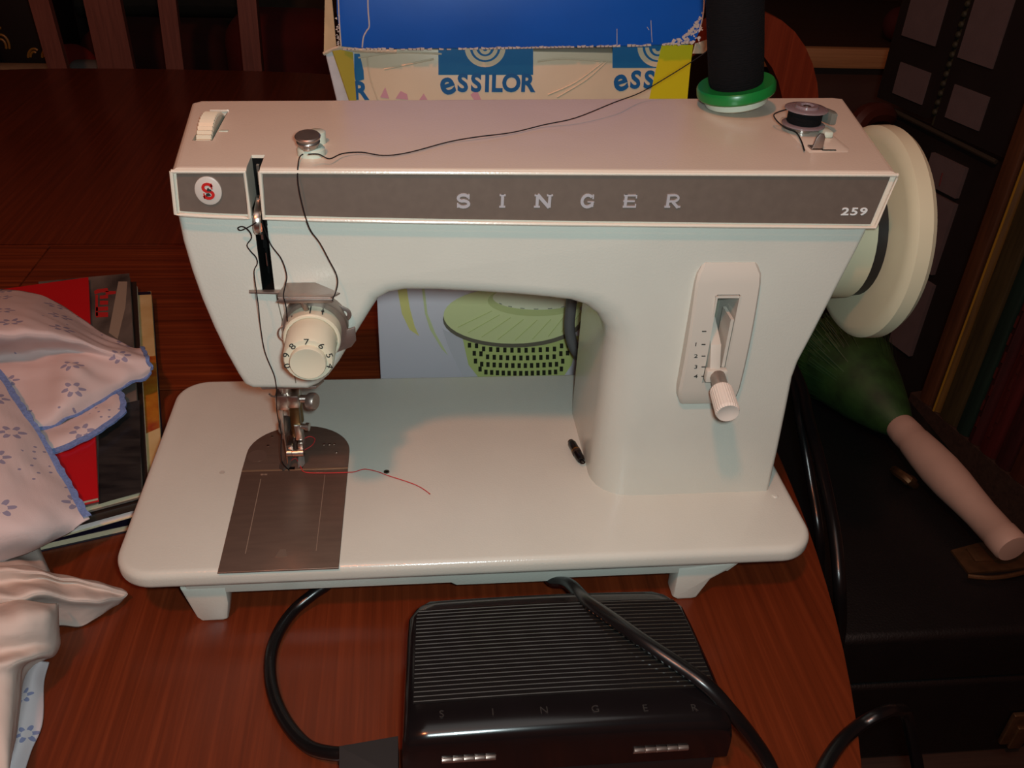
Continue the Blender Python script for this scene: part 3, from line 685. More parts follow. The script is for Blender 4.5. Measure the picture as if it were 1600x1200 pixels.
# ================================================================ things on the machine
SPX, SPY = 0.330, 0.140
sp_ = thing('thread_spool', 'tall spool of black thread on green flange at the arm end', 'thread spool', (SPX, SPY, 0.1984))
obj('lower_flange', MB().lathe([(0.0150, 0), (0.0166, 0.001), (0.0170, 0.005), (0.0150, 0.0055)], (SPX, SPY, 0.1986), (0, 0, 1), 40), WHITEP, sp_)
obj('green_flange', MB().lathe([(0.0170, 0.0048), (0.0200, 0.0052), (0.0208, 0.0062), (0.0208, 0.0100), (0.0200, 0.0112), (0.0140, 0.0108)], (SPX, SPY, 0.1986), (0, 0, 1), 90, teeth=0.006), GREENP, sp_)
obj('wound_thread', MB().lathe([(0.0136, 0.010), (0.0144, 0.013), (0.0146, 0.03), (0.0146, 0.068), (0.0136, 0.071), (0.006, 0.072), (0.0042, 0.072)], (SPX, SPY, 0.1986), (0, 0, 1), 48), BLACKW, sp_)
sp_.rotation_euler = (0.02, -0.20, 0)
obj('tube_core', MB().lathe([(0.0042, 0.070), (0.0042, 0.074), (0.0032, 0.074), (0.0032, 0.070)], (SPX, SPY, 0.1986), (0, 0, 1), 20), GREENP, sp_)
bb = thing('bobbin', 'small clear bobbin of black thread on the bobbin winder', 'bobbin', (BX, BY, 0.1982))
obj('flange', MB().lathe([(0.0042, 0), (0.0100, 0), (0.0108, 0.0004), (0.0108, 0.0010), (0.0100, 0.0014), (0.0042, 0.0014)], (BX, BY, 0.1984), (0, 0, 1), 36), CLEARP, bb)
obj('flange', MB().lathe([(0.0042, 0), (0.0100, 0), (0.0108, 0.0004), (0.0108, 0.0010), (0.0100, 0.0014), (0.0060, 0.0014), (0.0056, 0.0026), (0.0036, 0.0026), (0.0034, 0.0014)], (BX, BY, 0.2062), (0, 0, 1), 36), CLEARP, bb)
obj('wound_thread', MB().lathe([(0.0082, 0), (0.0086, 0.0005), (0.0086, 0.0057), (0.0082, 0.0062)], (BX, BY, 0.1999), (0, 0, 1), 36), BLACKW, bb)
obj('thread_tail', MB().tube([(BX-0.0085, BY+0.004, 0.2052), (BX-0.013, BY+0.003, 0.2042), at_z(1209, 180, 0.2020), at_z(1215, 190, 0.2000), at_z(1228, 200, 0.1975), at_z(1244, 207, 0.1965), at_z(1252, 220, 0.1965), at_z(1257, 235, 0.1962)], 0.00035, 6, 5), BLACKT, bb)
ut = MB()
ut.tube([at_y(1130, 62, 0.158), at_y(1086, 93, 0.152), at_y(1040, 122, 0.149), at_y(1000, 145, 0.146), at_z(960, 160, 0.203), at_z(900, 184, 0.199), at_z(850, 195, 0.1965), at_z(800, 207, 0.196), at_z(745, 214, 0.1965), at_z(700, 222, 0.1958), at_z(640, 238, 0.1958), at_z(600, 243, 0.1958), at_z(565, 238, 0.1962), at_z(535, 240, 0.197), at_z(515, 248, 0.198), at_z(498, 241, 0.2005), at_z(482, 241, 0.2015)], 0.00028, 6, 5)
ut.tube([at_y(478, 240, 0.0595), at_y(468, 246, 0.056), at_y(465, 275, 0.041), at_y(470, 310, 0.039), at_y(483, 355, 0.040), at_y(500, 380, 0.041), at_y(515, 408, 0.041), at_y(526, 430, 0.040), at_y(527, 448, 0.038), at_y(519, 470, 0.0315)], 0.00028, 6, 5)
ut.tube([at_y(447, 520, 0.038), at_y(449, 505, 0.036), at_y(447, 480, 0.031), at_y(443, 462, 0.031), at_y(446, 445, 0.036), at_y(448, 430, 0.040), at_y(440, 405, 0.043), at_y(425, 385, 0.045), at_y(418, 370, 0.045), at_y(410, 350, 0.044), at_y(402, 338, 0.041)], 0.00028, 6, 5)
ut.tube([at_y(400, 348, 0.0385), at_y(388, 355, 0.041), at_y(376, 360, 0.044), at_y(372, 356, 0.044), at_y(380, 354, 0.043), at_y(390, 362, 0.044), at_y(393, 372, 0.045), at_y(386, 383, 0.046), at_y(392, 393, 0.046), at_y(400, 402, 0.046), at_y(402, 412, 0.046), at_y(397, 424, 0.046), at_y(400, 450, 0.036), at_y(404, 480, 0.036), at_y(407, 510, 0.042), at_y(414, 550, 0.044), at_y(428, 585, 0.0455), at_y(431.5, 602, 0.0455), at_y(432.5, 611, 0.050), at_y(432, 622, 0.063), at_y(433, 645, 0.074), at_y(437, 665, 0.077), at_y(440, 680, 0.077), at_y(439, 700, 0.076), at_y(441, 722, 0.073), at_z(452, 735, 0.0030)], 0.00028, 6, 5)
tag(obj('upper_thread', ut, BLACKT), 'black thread strung from the tall spool to the needle', 'thread')
rt = MB()
rt.tube([at_z(452, 722, 0.004), at_z(462, 716, 0.0028), at_z(470, 730, 0.0027), at_z(478, 738, 0.0027), at_z(510, 739, 0.0027), at_z(545, 738, 0.0025), at_z(555, 737, 0.0022), at_z(570, 733, 0.0022), at_z(590, 737, 0.0022), at_z(606, 743, 0.0022), at_z(640, 754, 0.0022), at_z(658, 762, 0.0022), at_z(672, 772, 0.0022)], 0.0003, 6, 5)
rt.tube([at_z(474, 704, 0.0030), at_z(483, 699, 0.0028), at_z(489, 694, 0.0028), at_z(492, 686, 0.0028), at_z(484, 682, 0.0028), at_z(474, 686, 0.0028)], 0.0003, 6, 5)
tag(obj('red_thread', rt, REDTH), 'red thread trailing from the presser foot across the bed', 'thread')
# little black capsule leaning on the column foot
ca, cb_ = at_z(893, 692, 0.0045), at_z(910, 722, 0.0045)
ax = (cb_-ca); Lc = ax.length; ax.normalize()
cp_ = thing('capsule', 'small black capsule with gold band on bed by column', 'capsule', (ca.x, ca.y, 0.0018))
obj('barrel', MB().lathe([(0.0012, -0.001), (0.0022, 0.0), (0.0026, 0.001), (0.0026, Lc*0.80), (0.0022, Lc*0.9), (0.0012, Lc*0.92)], ca, ax, 20), BLACKPL, cp_)
obj('gold_band', MB().lathe([(0.0028, Lc*0.40), (0.0028, Lc*0.45)], ca, ax, 20), mat('gold_band', (150, 110, 50), 0.3, metal=0.8), cp_, label='gold band')
obj('cap', MB().lathe([(0.0028, Lc*0.45), (0.0028, Lc*0.55)], ca, ax, 20).lathe([(0.0018, -0.0016), (0.0018, 0.0005)], ca, ax, 16), mat('capsule_brown', (52, 38, 32), 0.3), cp_)
e = ca+ax*Lc
obj('eyelet', MB().tube([e+Vector((0.0013*math.cos(t), 0.0013*math.sin(t), 0)) for t in [k*PI/5 for k in range(11)]], 0.0005, 6, 0), BLACKPL, cp_)

# ================================================================ foot pedal in front
pd = thing('foot_pedal', 'black ribbed foot controller lying in front of the machine', 'foot pedal', (0.215, -0.06, TZ))
PX0, PX1 = 0.1455, 0.2885
prof = [(-0.0165, -0.022), (-0.0166, -0.014), (-0.0178, -0.0075), (-0.0205, -0.0040), (-0.0250, -0.0018), (-0.033, -0.0002), (-0.045, 0.0009), (-0.060, 0.0016), (-0.0750, 0.0020), (-0.0880, 0.0016), (-0.0965, 0.0006), (-0.1000, -0.0010), (-0.1018, -0.0038), (-0.1024, -0.0080), (-0.1024, -0.0150)]
def ptop(y):
    for (a, za), (b_, zb_) in zip(prof, prof[1:]):
        if b_ <= y <= a: return za+(zb_-za)*(a-y)/(a-b_)
    return 0
def pside(t):  # half-width shape from back (0) to front (1): corners rounded at the back, wider at the front
    return (0.012*(1-min(1, t/0.22))**2)
rs = []
nrow = 18
for (y, z) in prof:
    t = (y-prof[0][0])/(prof[-1][0]-prof[0][0])
    x0 = PX0 + pside(t) + 0.003*(1-t); x1 = PX1 - pside(t)*1.2 - 0.004*(1-t) + 0.002*t
    row = [(x0, y, -0.024), (x0, y, z-0.006 if z-0.006 > -0.024 else -0.0235), (x0+0.0008, y, z-0.0022), (x0+0.0035, y, z)]
    row += [(x0+0.0035+(x1-x0-0.007)*k/nrow, y, z+0.0012*math.sin(PI*k/nrow)) for k in range(1, nrow)]
    row += [(x1-0.0035, y, z), (x1-0.0008, y, z-0.0022), (x1, y, z-0.006 if z-0.006 > -0.024 else -0.0235), (x1, y, -0.024)]
    rs.append([Vector(p) for p in row])
pl = MB(); pl.rings(rs, cap=False)
pl.bm.faces.new([v for v in [pl.bm.verts.new(p) for p in rs[0]]]); pl.bm.faces.new([pl.bm.verts.new(p) for p in rs[-1]])
bmesh.ops.remove_doubles(pl.bm, verts=pl.bm.verts, dist=1e-6)
obj('lid', pl, BLACKPL, pd, smooth=50)
NR = 23
RIDGEM = mat('worn_ridge_bakelite', (34, 29, 24), 0.13, spec=0.8)
for i in range(NR):
    y = -0.0300 - i*(0.0835-0.0300)/(NR-1); z = ptop(y)
    t = (y-prof[0][0])/(prof[-1][0]-prof[0][0])
    x0 = PX0 + pside(t) + 0.003*(1-t) + 0.0045; x1 = PX1 - pside(t)*1.2 - 0.004*(1-t) + 0.002*t - 0.0035
    pts = [(x0+(x1-x0)*k/10, y, z+0.0012*math.sin(PI*k/10)) for k in range(11)]
    obj('ridge', MB().tube(pts, 0.00042, 8, 0), RIDGEM, pd)
EMBM = mat('worn_black_bakelite', (36, 31, 29), 0.5)
for ch, px in zip('SINGER', (690, 770, 850, 930, 1008, 1085)):
    c = at_z(px, 1116-(px-690)*0.028, 0.002); crown = 0.0012*math.sin(PI*min(1, max(0, (c.x-PX0-0.004)/(PX1-PX0-0.008))))
    obj('embossed_letter', write(MB(), ch, 0.0050, (c.x, c.y, ptop(c.y)+crown+0.0002), rot=(0, 0, 0), ext=0.0003), EMBM, pd, smooth=0)
rs = []
for k in range(13):
    y = -0.0288 - k*(0.0848-0.0288)/12; t = (y-prof[0][0])/(prof[-1][0]-prof[0][0])
    x0 = PX0 + pside(t) + 0.003*(1-t) + 0.0042; x1 = PX1 - pside(t)*1.2 - 0.004*(1-t) + 0.002*t - 0.0032
    rs.append([Vector((x0+(x1-x0)*q_/16, y, ptop(y)+0.0012*math.sin(PI*q_/16)+0.00015)) for q_ in range(17)])
rp_ = MB(); rp_.rings(rs, cap=False, closed=False); obj('ribbed_panel', rp_, mat('matt_black_panel', (16, 13, 13), 0.75, spec=0.12), pd)
bs = MB(); bs.box((PX0+0.002, -0.1010, -0.0395), (PX1-0.002, -0.024, -0.0235), 0.002)
obj('pedal_base', bs, BLACKMATT, pd)
for x in (0.152, 0.282):
    for y in (-0.030, -0.092): obj('rubber_foot', MB().lathe([(0.005, 0), (0.006, 0.001), (0.006, 0.0040)], (x, y, TZ), (0, 0, 1), 16), BLACKMATT, pd)
for x0, x1, py in ((690, 775, 1186), (990, 1075, 1171)):
    a, c = at_y(x0, py+1, -0.1025), at_y(x1, py-2, -0.1025)
    h = MB(); n = 5
    for k in range(n): h.lathe([(0.0011, 0), (0.0013, 0.0002), (0.0013, (c.x-a.x)/n-0.0005), (0.0011, (c.x-a.x)/n-0.0002)], (a.x+(c.x-a.x)*k/n, -0.1028, a.z), (1, 0, 0), 10)
    h.box((a.x, -0.1026, a.z-0.0026), (c.x, -0.1012, a.z+0.0008))
    obj('hinge', h, STEEL, pd, label='steel hinge pin on the pedal front')
pgs = [at_z(530, 1166, -0.022), at_z(622, 1150, -0.022), at_z(622, 1215, -0.024), at_z(530, 1215, -0.024)]
obj('plug_boot', MB().solid(pgs, (0, 0, -0.017)), BLACKMATT, pd)
obj('pedal_cord', MB().tube([at_z(545, 1175, -0.032), at_z(520, 1177, -0.034), at_z(480, 1165, -0.038), at_z(445, 1125, -0.039), at_z(425, 1075, -0.039), at_z(423, 1025, -0.039), at_z(437, 985, -0.039), at_z(460, 953, -0.038), at_z(490, 928, -0.034), at_z(520, 905, -0.030), (0.115, 0.045, -0.030)], 0.0032, 12, 6), CORDM, pd)
# lead from the machine over the pedal and round to the table edge
pc = MB(); pc.tube([(0.228, 0.030, -0.026), (0.226, 0.012, -0.026), at_z(888, 912, -0.018), at_z(915, 938, 0.000), at_z(955, 966, 0.0075), at_z(1010, 1005, 0.0095), at_z(1065, 1042, 0.0075), at_z(1108, 1074, 0.005), at_z(1145, 1115, -0.004), at_z(1175, 1152, -0.018), at_z(1200, 1190, -0.031), at_z(1222, 1240, -0.039), at_z(1250, 1262, -0.039), at_z(1272, 1240, -0.039), at_z(1290, 1195, -0.039), at_z(1315, 1158, -0.039), at_z(1345, 1132, -0.040), at_z(1375, 1115, -0.037), at_z(1400, 1110, -0.052), at_z(1420, 1130, -0.10), at_z(1450, 1290, -0.19)], 0.0038, 12, 6, 0.8)
tag(obj('power_cord', pc, CORDM), 'thick black cord running over the foot pedal to table edge', 'cord')
# two glossy cables dropping past the right edge of the table
hc = MB(); hc.tube([at_z(1210, 520, -0.036), at_z(1232, 560, -0.035), at_z(1254, 610, -0.035), at_z(1262, 650, -0.037), at_z(1278, 710, -0.042), at_z(1294, 780, -0.050), at_z(1306, 850, -0.062), at_z(1312, 930, -0.085), at_z(1310, 1000, -0.14), at_z(1290, 1080, -0.25)], 0.0042, 12, 6)
hc.tube([at_z(1210, 535, -0.036), at_z(1230, 575, -0.037), at_z(1243, 615, -0.038), at_z(1249, 650, -0.042), at_z(1258, 700, -0.055), at_z(1268, 760, -0.075), at_z(1280, 840, -0.10), at_z(1280, 930, -0.16)], 0.0036, 12, 6)
tag(obj('mains_cable', hc, CORDM), 'glossy black doubled cable hanging over right table edge behind column', 'cable')

# ================================================================ boxes behind the machine
BOXY = 0.232
TOPC = at_y(800, 79, BOXY).z
CARD = mat('white_glossy_carton', (224, 220, 228), 0.32, var=0.04, vscale=8)
bx = thing('kitchen_box', 'white printed carton picturing a green salad spinner behind the arm', 'box', (0.23, 0.34, TZ))
obj('carton', MB().box((at_y(592, 540, BOXY).x, BOXY, TZ+0.0003), (0.325, 0.41, 0.098), 0.0012), CARD, bx)
PYL = BOXY - 0.0002
def decal(name, pts, lay, m, par, y=PYL):
    yy = y - 0.00012*lay
    return obj(name, MB().solid([at_y(p[0], p[1], yy) for p in pts], (0, -0.0001, 0)), m, par, smooth=0)
def pell(cx, cy, rx, ry, a0=0, a1=360, n=40): return [(cx+rx*math.cos(math.radians(a0+(a1-a0)*i/n)), cy+ry*math.sin(math.radians(a0+(a1-a0)*i/n))) for i in range(n if a1-a0 >= 360 else n+1)]
LIDG = mat('printed_lid_green', (220, 226, 166), 0.35)
decal('printed_bowl', pell(808, 510, 118, 20, 180, 0, 20) + [(922, 540), (890, 600), (730, 600), (702, 545)], 1, mat('printed_bowl_grey', (204, 202, 208), 0.35), bx)
decal('printed_basket', [(722, 525), (905, 525), (893, 570), (876, 595), (752, 595), (732, 570)], 2, mat('printed_basket_green', (192, 204, 128), 0.35), bx)
sl = MB()
for r_ in range(4):
    n = 15
    for k in range(n):
        px = 728 + (894-728)*(k+0.5)/n + (3 if r_ % 2 else 0); px = 812 + (px-812)*(1-0.06*r_); py = 541 + r_*12 + 5*math.cos((px-812)/90*1.4)*1.2 - (4 if abs(px-812) > 60 else 0)
        w_ = 2.6
        sl.solid([at_y(px-w_, py-3.5, PYL-0.0004), at_y(px+w_, py-3.5, PYL-0.0004), at_y(px+w_, py+4, PYL-0.0004), at_y(px-w_, py+4, PYL-0.0004)], (0, -0.0001, 0))
obj('printed_basket_slots', sl, mat('printed_slot_dark', (44, 46, 34), 0.4), bx, smooth=0)
decal('printed_rim', pell(802, 499, 110, 44), 4, mat('printed_rim_grey', (112, 106, 90), 0.35), bx)
decal('printed_lid', pell(801, 493, 108, 44), 5, LIDG, bx)
decal('printed_lid_ring', pell(838, 470, 76, 24), 6, mat('printed_ring_shade', (196, 204, 140), 0.35), bx)
decal('printed_lid_centre', pell(840, 465, 70, 19), 7, mat('printed_cream', (232, 232, 200), 0.35), bx)
rl = MB()
for k in range(9):
    a = math.radians(25 + k*16); p0 = (838+78*math.cos(a), 474+26*math.sin(a)); p1 = (803+98*math.cos(a), 494+38*math.sin(a))
    rl.tube([at_y(*p0, PYL-0.001), at_y(*p1, PYL-0.001)], 0.00022, 4, 0)
obj('printed_lid_lines', rl, mat('printed_line_green', (178, 188, 112), 0.4), bx)
rl = MB()
for k in range(7): 
    a = math.radians(35+k*18); p0 = (840+70*math.cos(a), 464+19*math.sin(a)); a += 0.1; p1 = (840+70*math.cos(a), 464+19*math.sin(a)); rl.tube([at_y(*p0, PYL-0.0011), at_y(*p1, PYL-0.0011)], 0.0003, 4, 0)
obj('printed_dashes', rl, mat('printed_dash_grey', (110, 116, 104), 0.4), bx)
decal('printed_yellow_swirl', [(619, 440), (634, 440), (640, 480), (648, 510), (655, 525), (640, 515), (628, 490)], 1, mat('printed_pale_yellow', (226, 218, 138), 0.35), bx)
decal('printed_green_swirl', [(658, 440), (662, 440), (668, 490), (680, 520), (700, 555), (690, 545), (672, 515), (664, 490)], 1, mat('printed_pale_green', (208, 216, 164), 0.35), bx)
# taped parcel carton
ec = thing('taped_carton', 'cream taped parcel box with blue repeated lettering and yellow tape', 'box', (0.23, 0.34, 0.098))
PARC = mat('cream_parcel_tape', (206, 186, 158), 0.3, var=0.05, vscale=30, bump=0.25, bscale=45)
obj('carton', MB().box((at_y(549, 110, BOXY).x, BOXY, 0.0982), (at_y(1078, 110, BOXY).x, 0.40, TOPC), 0.0015), PARC, ec)
BLUEP = mat('printed_teal_blue', (20, 96, 146), 0.35)
def logo(cx, x0, x1, ytop, ybot, name, clip=None):
    decal(name, [(x0, ytop), (x1, ytop), (x1, ybot), (x0, ybot)], 1, BLUEP, ec)
    m = MB(); 
    def ring(rx, ry, wd, a0, a1, oy):
        pts = [(cx+rx*math.cos(math.radians(a0+(a1-a0)*k/16)), oy+ry*math.sin(math.radians(a0+(a1-a0)*k/16))) for k in range(17)]
        qts = [(cx+(rx-wd)*math.cos(math.radians(a0+(a1-a0)*k/16)), oy+(ry-wd)*math.sin(math.radians(a0+(a1-a0)*k/16))) for k in range(17)]
        if clip: pts = [(min(p[0], clip), p[1]) for p in pts]; qts = [(min(p[0], clip), p[1]) for p in qts]
        for k in range(16): m.solid([at_y(*pts[k], PYL-0.0003), at_y(*pts[k+1], PYL-0.0003), at_y(*qts[k+1], PYL-0.0003), at_y(*qts[k], PYL-0.0003)], (0, -0.0001, 0))
    ring(32, 31, 8, 0, 180, 74); ring(20, 20, 6, 0, 180, 74); ring(9, 9, 5, 0, 180, 76)
    obj('printed_swirl', m, PARC, ec, smooth=0)
logo(758, 685, 833, 62, 117, 'printed_blue_block')
logo(1028, 957, 1075, 62, 106, 'printed_blue_block')
def esl(mb, s, xs, cy, h):
    for ch, px in zip(s, xs):
        c = at_y(px, cy, PYL-0.0003); write(mb, ch, h*(1.36 if ch == 'e' else 1.0), (c.x, c.y, c.z), ext=0.0001, bold=0.00055, sx=0.95, spin=0.32 if ch == 'e' else 0.0)
LBLUE = mat('printed_letter_blue', (14, 84, 138), 0.4)
for word, xs_, cy_, h_ in (('eSSILOR', (698, 723, 744, 761, 776, 799, 824), 131, 0.0150), ('eSS', (969, 993, 1014), 126, 0.0148), ('R', (563,), 143, 0.015)):
    em = MB(); esl(em, word, xs_, cy_, h_); obj('lettering', em, LBLUE, ec, smooth=0)
decal('printed_edge_strip', [(553, 84), (562, 84), (568, 110), (569, 124), (556, 128), (551, 105)], 1, BLUEP, ec)
decal('yellow_tape', [(1034, 70), (1083, 70), (1078, 110), (1073, 165), (1012, 165), (1022, 120)], 3, mat('yellow_tape', (206, 186, 22), 0.35), ec)
for pts in ([(594, 152), (602, 136), (608, 154)], [(618, 154), (626, 142), (636, 147), (638, 156)], [(655, 156), (662, 146), (668, 156)], [(735, 148), (745, 140), (752, 156), (742, 158)]):
    decal('pink_stain', pts, 2, mat('pink_marker', (196, 140, 150), 0.5), ec)
wr = MB()
for a in ([(856, 148), (900, 128), (942, 97)], [(870, 152), (915, 125), (948, 96)], [(560, 90), (620, 82), (690, 84)], [(840, 96), (880, 92), (955, 96)], [(590, 155), (578, 120), (574, 90)], [(600, 108), (640, 100), (678, 92)]):
    wr.tube([at_y(p[0], p[1], BOXY) for p in a], 0.0007, 6, 5)
obj('tape_wrinkles', wr, PARC, ec)
# crumpled tape and torn flap at the left corner
cr = MB()
def tri(m, pts, ys): m.solid([at_y(p[0], p[1], y) for p, y in zip(pts, ys)], (0.0006, -0.0005, 0.0003))
tri(cr, [(508, 82), (530, 74), (552, 80), (552, 165), (528, 165)], (BOXY-0.0040, BOXY-0.0040, BOXY-0.0005, BOXY-0.0005, BOXY-0.0060))
obj('crumpled_tape', cr, mat('greyish_tape', (190, 186, 186), 0.25, var=0.15, vscale=60, bump=0.6, bscale=90), ec)
cr = MB(); tri(cr, [(519, 80), (530, 78), (550, 82), (556, 165), (548, 165)], (BOXY-0.0070, BOXY-0.0080, BOXY-0.0040, BOXY-0.0040, BOXY-0.0070)); obj('yellow_tape', cr, mat('mustard_tape', (168, 150, 60), 0.25, bump=0.6, bscale=60), ec)
cr = MB(); cr.solid([at_y(508, -30, BOXY+0.012), at_y(516, -30, BOXY+0.012), at_y(526, 78, BOXY+0.006), at_y(506, 82, BOXY+0.006)], (0, 0.003, 0)); obj('torn_flap', cr, mat('kraft_flap', (176, 150, 112), 0.7, var=0.2, vscale=50), ec)
cr = MB(); cr.tube([at_y(506, 84, BOXY-0.0045), at_y(530, 74, BOXY-0.0070), at_y(560, 78, BOXY-0.0085), at_y(620, 80, BOXY-0.0088)], 0.0012, 6, 4); obj('frayed_edge', cr, mat('frayed_card', (196, 176, 150), 0.9, bump=0.8, bscale=300), ec)
cr = MB(); tri(cr, [(1086, 68), (1104, 62), (1107, 74), (1098, 84), (1082, 84)], (BOXY-0.0060, BOXY+0.0000, BOXY+0.0000, BOXY-0.0020, BOXY-0.0070)); obj('torn_corner', cr, mat('torn_corner_card', (190, 176, 150), 0.7, bump=0.6, bscale=100), ec)
# blue box on top
BLUE = mat('blue_cardboard', (2, 82, 176), 0.45, var=0.08, vscale=20)
bl = thing('blue_box', 'worn blue cardboard box resting on the taped parcel carton', 'box', (0.23, 0.34, 0.2))
bz = []
YB = BOXY - 0.0095
p0, p1, p2, p3 = at_y(524, -60, YB), at_y(533, 73, YB), at_y(1088, 66, YB), at_y(1104, -60, YB)
outl = [(p1.x, p1.z)] + [(at_y(px, py, YB).x, at_y(px, py, YB).z) for px, py in ((560, 76), (620, 77), (700, 76), (780, 75), (860, 75), (940, 73), (1000, 72), (1050, 70), (1086, 66), (1094, 48), (1100, 20), (1104, 0))] + [(p3.x, p3.z), (p0.x, p0.z), (at_y(526, 20, YB).x, at_y(526, 20, YB).z)]
obj('carton', MB().prism(outl, YB, 0.385, 'xz', 0.0008), BLUE, bl)
WHT = mat('torn_white_paper', (186, 172, 164), 0.9, var=0.15, vscale=200)
tr = MB(); rnd = random.Random(3)
xs = list(range(536, 1086, 6))
for a, b_ in zip(xs, xs[1:]):
    ye = lambda x: 76.5 - max(0, (x-700))*0.018 - max(0, x-1000)*0.04
    if rnd.random() < 0.8:
        h1, h2 = rnd.uniform(0, 2.5), rnd.uniform(0, 2.5)
        tr.solid([at_y(a, ye(a)-h1, YB-0.0001), at_y(b_+1, ye(b_)-h2, YB-0.0001), at_y(b_+1, ye(b_)+1.5, YB-0.0001), at_y(a, ye(a)+1.5, YB-0.0001)], (0, -0.0004, 0))
for k in range(150):
    u, v = rnd.random(), rnd.random()
    px = 1097 - 62*u*(0.3+0.7*v) ; py = 70 - 52*(1-v)*1.0*(1-u*0.7) 
    if py < 70-52*(1-(1097-px)/62): continue
    r_ = rnd.uniform(1.0, 3.2); a0 = rnd.random()*6
    tr.solid([at_y(px+r_*rnd.uniform(.5, 1.4)*math.cos(a0+k_*1.57), py+r_*rnd.uniform(.5, 1.3)*math.sin(a0+k_*1.57), YB-0.0002-0.000004*k) for k_ in range(4)], (0, -0.0001, 0))
for line in ([(575, -40), (575, 10), (577, 40), (573, 48), (568, 58), (566, 74)], [(528, -20), (530, 30), (533, 72)], [(1017, 32), (1018, 52), (1019, 66)], [(964, 45), (964, 70)], [(1011, 42), (1014, 47)], [(1101, -30), (1099, 20), (1092, 50)]):
    tr.tube([at_y(p[0], p[1], YB-0.0001) for p in line], 0.00045 if line[0][0] in (575, 528, 1101) else 0.0002, 6, 4)
for k in range(16):
    px, py = 527+rnd.uniform(-2, 3), 20+rnd.uniform(0, 50); tr.solid([at_y(px-2, py, YB-0.0003), at_y(px+1, py-2, YB-0.0003), at_y(px+2, py+2, YB-0.0003)], (0, -0.0001, 0))
obj('torn_edges', tr, WHT, bl, smooth=0)

# ================================================================ magazines at the left
PAGES = mat('cream_page_edges', (206, 196, 164), 0.8, var=0.12, vscale=300, stretch=(1, 1, 20))
WPAGES = mat('white_page_edges', (214, 208, 206), 0.8, var=0.12, vscale=300, stretch=(1, 1, 20))
def magazine(name, label, cs, zt, th_, m, pages=PAGES, spine=True, mb_=None):
    P = [at_z(c[0], c[1], zt) for c in cs]
    t = thing(name, label, 'magazine', (sum(p.x for p in P)/4, sum(p.y for p in P)/4, zt-th_), 'magazines in the pile under the cloth')
    c = sum(P, Vector())/4
    ct = 0.0006
    obj('cover', MB().solid(P, (0, 0, -ct)), m, t)
    obj('pages', MB().solid([p + (c-p).normalized()*0.0012 + Vector((0, 0, -ct)) for p in P], (0, 0, -(th_-2*ct))), pages, t)
    obj('back_cover', MB().solid([p - Vector((0, 0, th_)) for p in P], (0, 0, ct)), mb_ or m, t)
    return t
REDC = mat('red_cover', (184, 22, 30), 0.3, var=0.05, vscale=20)
GREYC2 = mat('grey_photo_cover', (120, 112, 104), 0.3, c2=(36, 36, 36), vscale=16, stretch=(2, 1, 1))
NAVY = mat('navy_cover', (26, 20, 40), 0.35)
DRK = mat('dark_brown_cover', (42, 32, 28), 0.3)
YEL = mat('cream_photo_cover', (206, 186, 136), 0.3, c2=(186, 156, 100), vscale=40)
magazine('magazine', 'navy covered magazine at the very bottom of the pile', [(-80, 470), (238, 470), (262, 806), (60, 851)], -0.0370, 0.0058, NAVY, PAGES)
magazine('magazine', 'magazine with yellow and orange photo cover sticking out right', [(60, 470), (236, 455), (256, 765), (90, 800)], -0.0305, 0.0045, YEL, PAGES)
pz = at_z(236, 600, -0.0304)
oq = MB(); oq.solid([at_z(px_, py_, -0.0303) for px_, py_ in ((200, 560), (243.5, 556), (249.5, 668), (200, 690))], (0, 0, 0.0001))
obj('orange_print', oq, mat('orange_red_print', (186, 130, 40), 0.35, c2=(140, 30, 18), vscale=70), [o for o in bpy.data.objects if o.name == 'magazine.001'][0], smooth=0)
oq = MB(); oq.solid([at_z(px_, py_, -0.0303) for px_, py_ in ((200, 457), (235.5, 455.5), (236, 460), (200, 462))], (0, 0, 0.0001))
obj('navy_print', oq, NAVY, [o for o in bpy.data.objects if o.name == 'magazine.001'][0], smooth=0)
magazine('magazine', 'dark brown magazine with white page edges in mid pile', [(20, 452), (213, 440), (233, 790), (60, 838)], -0.0245, 0.0052, DRK, WPAGES, mb_=PAGES.copy())
gm = magazine('magazine', 'grey photo magazine with red print, second from top', [(60, 440), (202, 427), (222, 768), (90, 803)], -0.0183, 0.0050, GREYC2, PAGES)
zt = -0.0182
rp = MB()
for pts in ([(147, 455), (152, 452), (168, 450), (170, 456), (158, 457), (148, 460)], [(165, 455), (181, 455), (181, 459), (165, 461)], [(149, 461), (153, 461), (153, 494), (149, 494)], [(156, 462), (169, 461), (169, 466), (156, 467)], [(156, 470), (169, 470), (169, 476), (156, 476)], [(150, 480), (169, 479), (169, 485), (150, 486)], [(150, 488), (169, 488), (169, 495), (150, 496)]):
    rp.solid([at_z(p[0], p[1], zt) for p in pts], (0, 0, 0.0001))
obj('red_print', rp, mat('red_print', (176, 40, 40), 0.4), gm, smooth=0)
ph = MB()
for pts in ([(185, 440), (199, 440), (196, 480), (184, 530), (170, 520)],): ph.solid([at_z(p[0], p[1], zt) for p in pts], (0, 0, 0.0001))
obj('pale_photo_band', ph, mat('pale_grey_print', (150, 138, 122), 0.35), gm, smooth=0)
ph = MB()
for pts in ([(154, 640), (218, 625), (221, 768), (154, 788)],): ph.solid([at_z(p[0], p[1], zt) for p in pts], (0, 0, 0.00008))
obj('dark_photo', ph, mat('dark_photo_print', (52, 50, 48), 0.3, c2=(24, 24, 26), vscale=50, stretch=(1, 3, 1)), gm, smooth=0)
magazine('magazine', 'plain red magazine on top of the pile', [(-70, 462), (138, 433), (153, 777), (-60, 826)], -0.0140, 0.0034, REDC, PAGES)

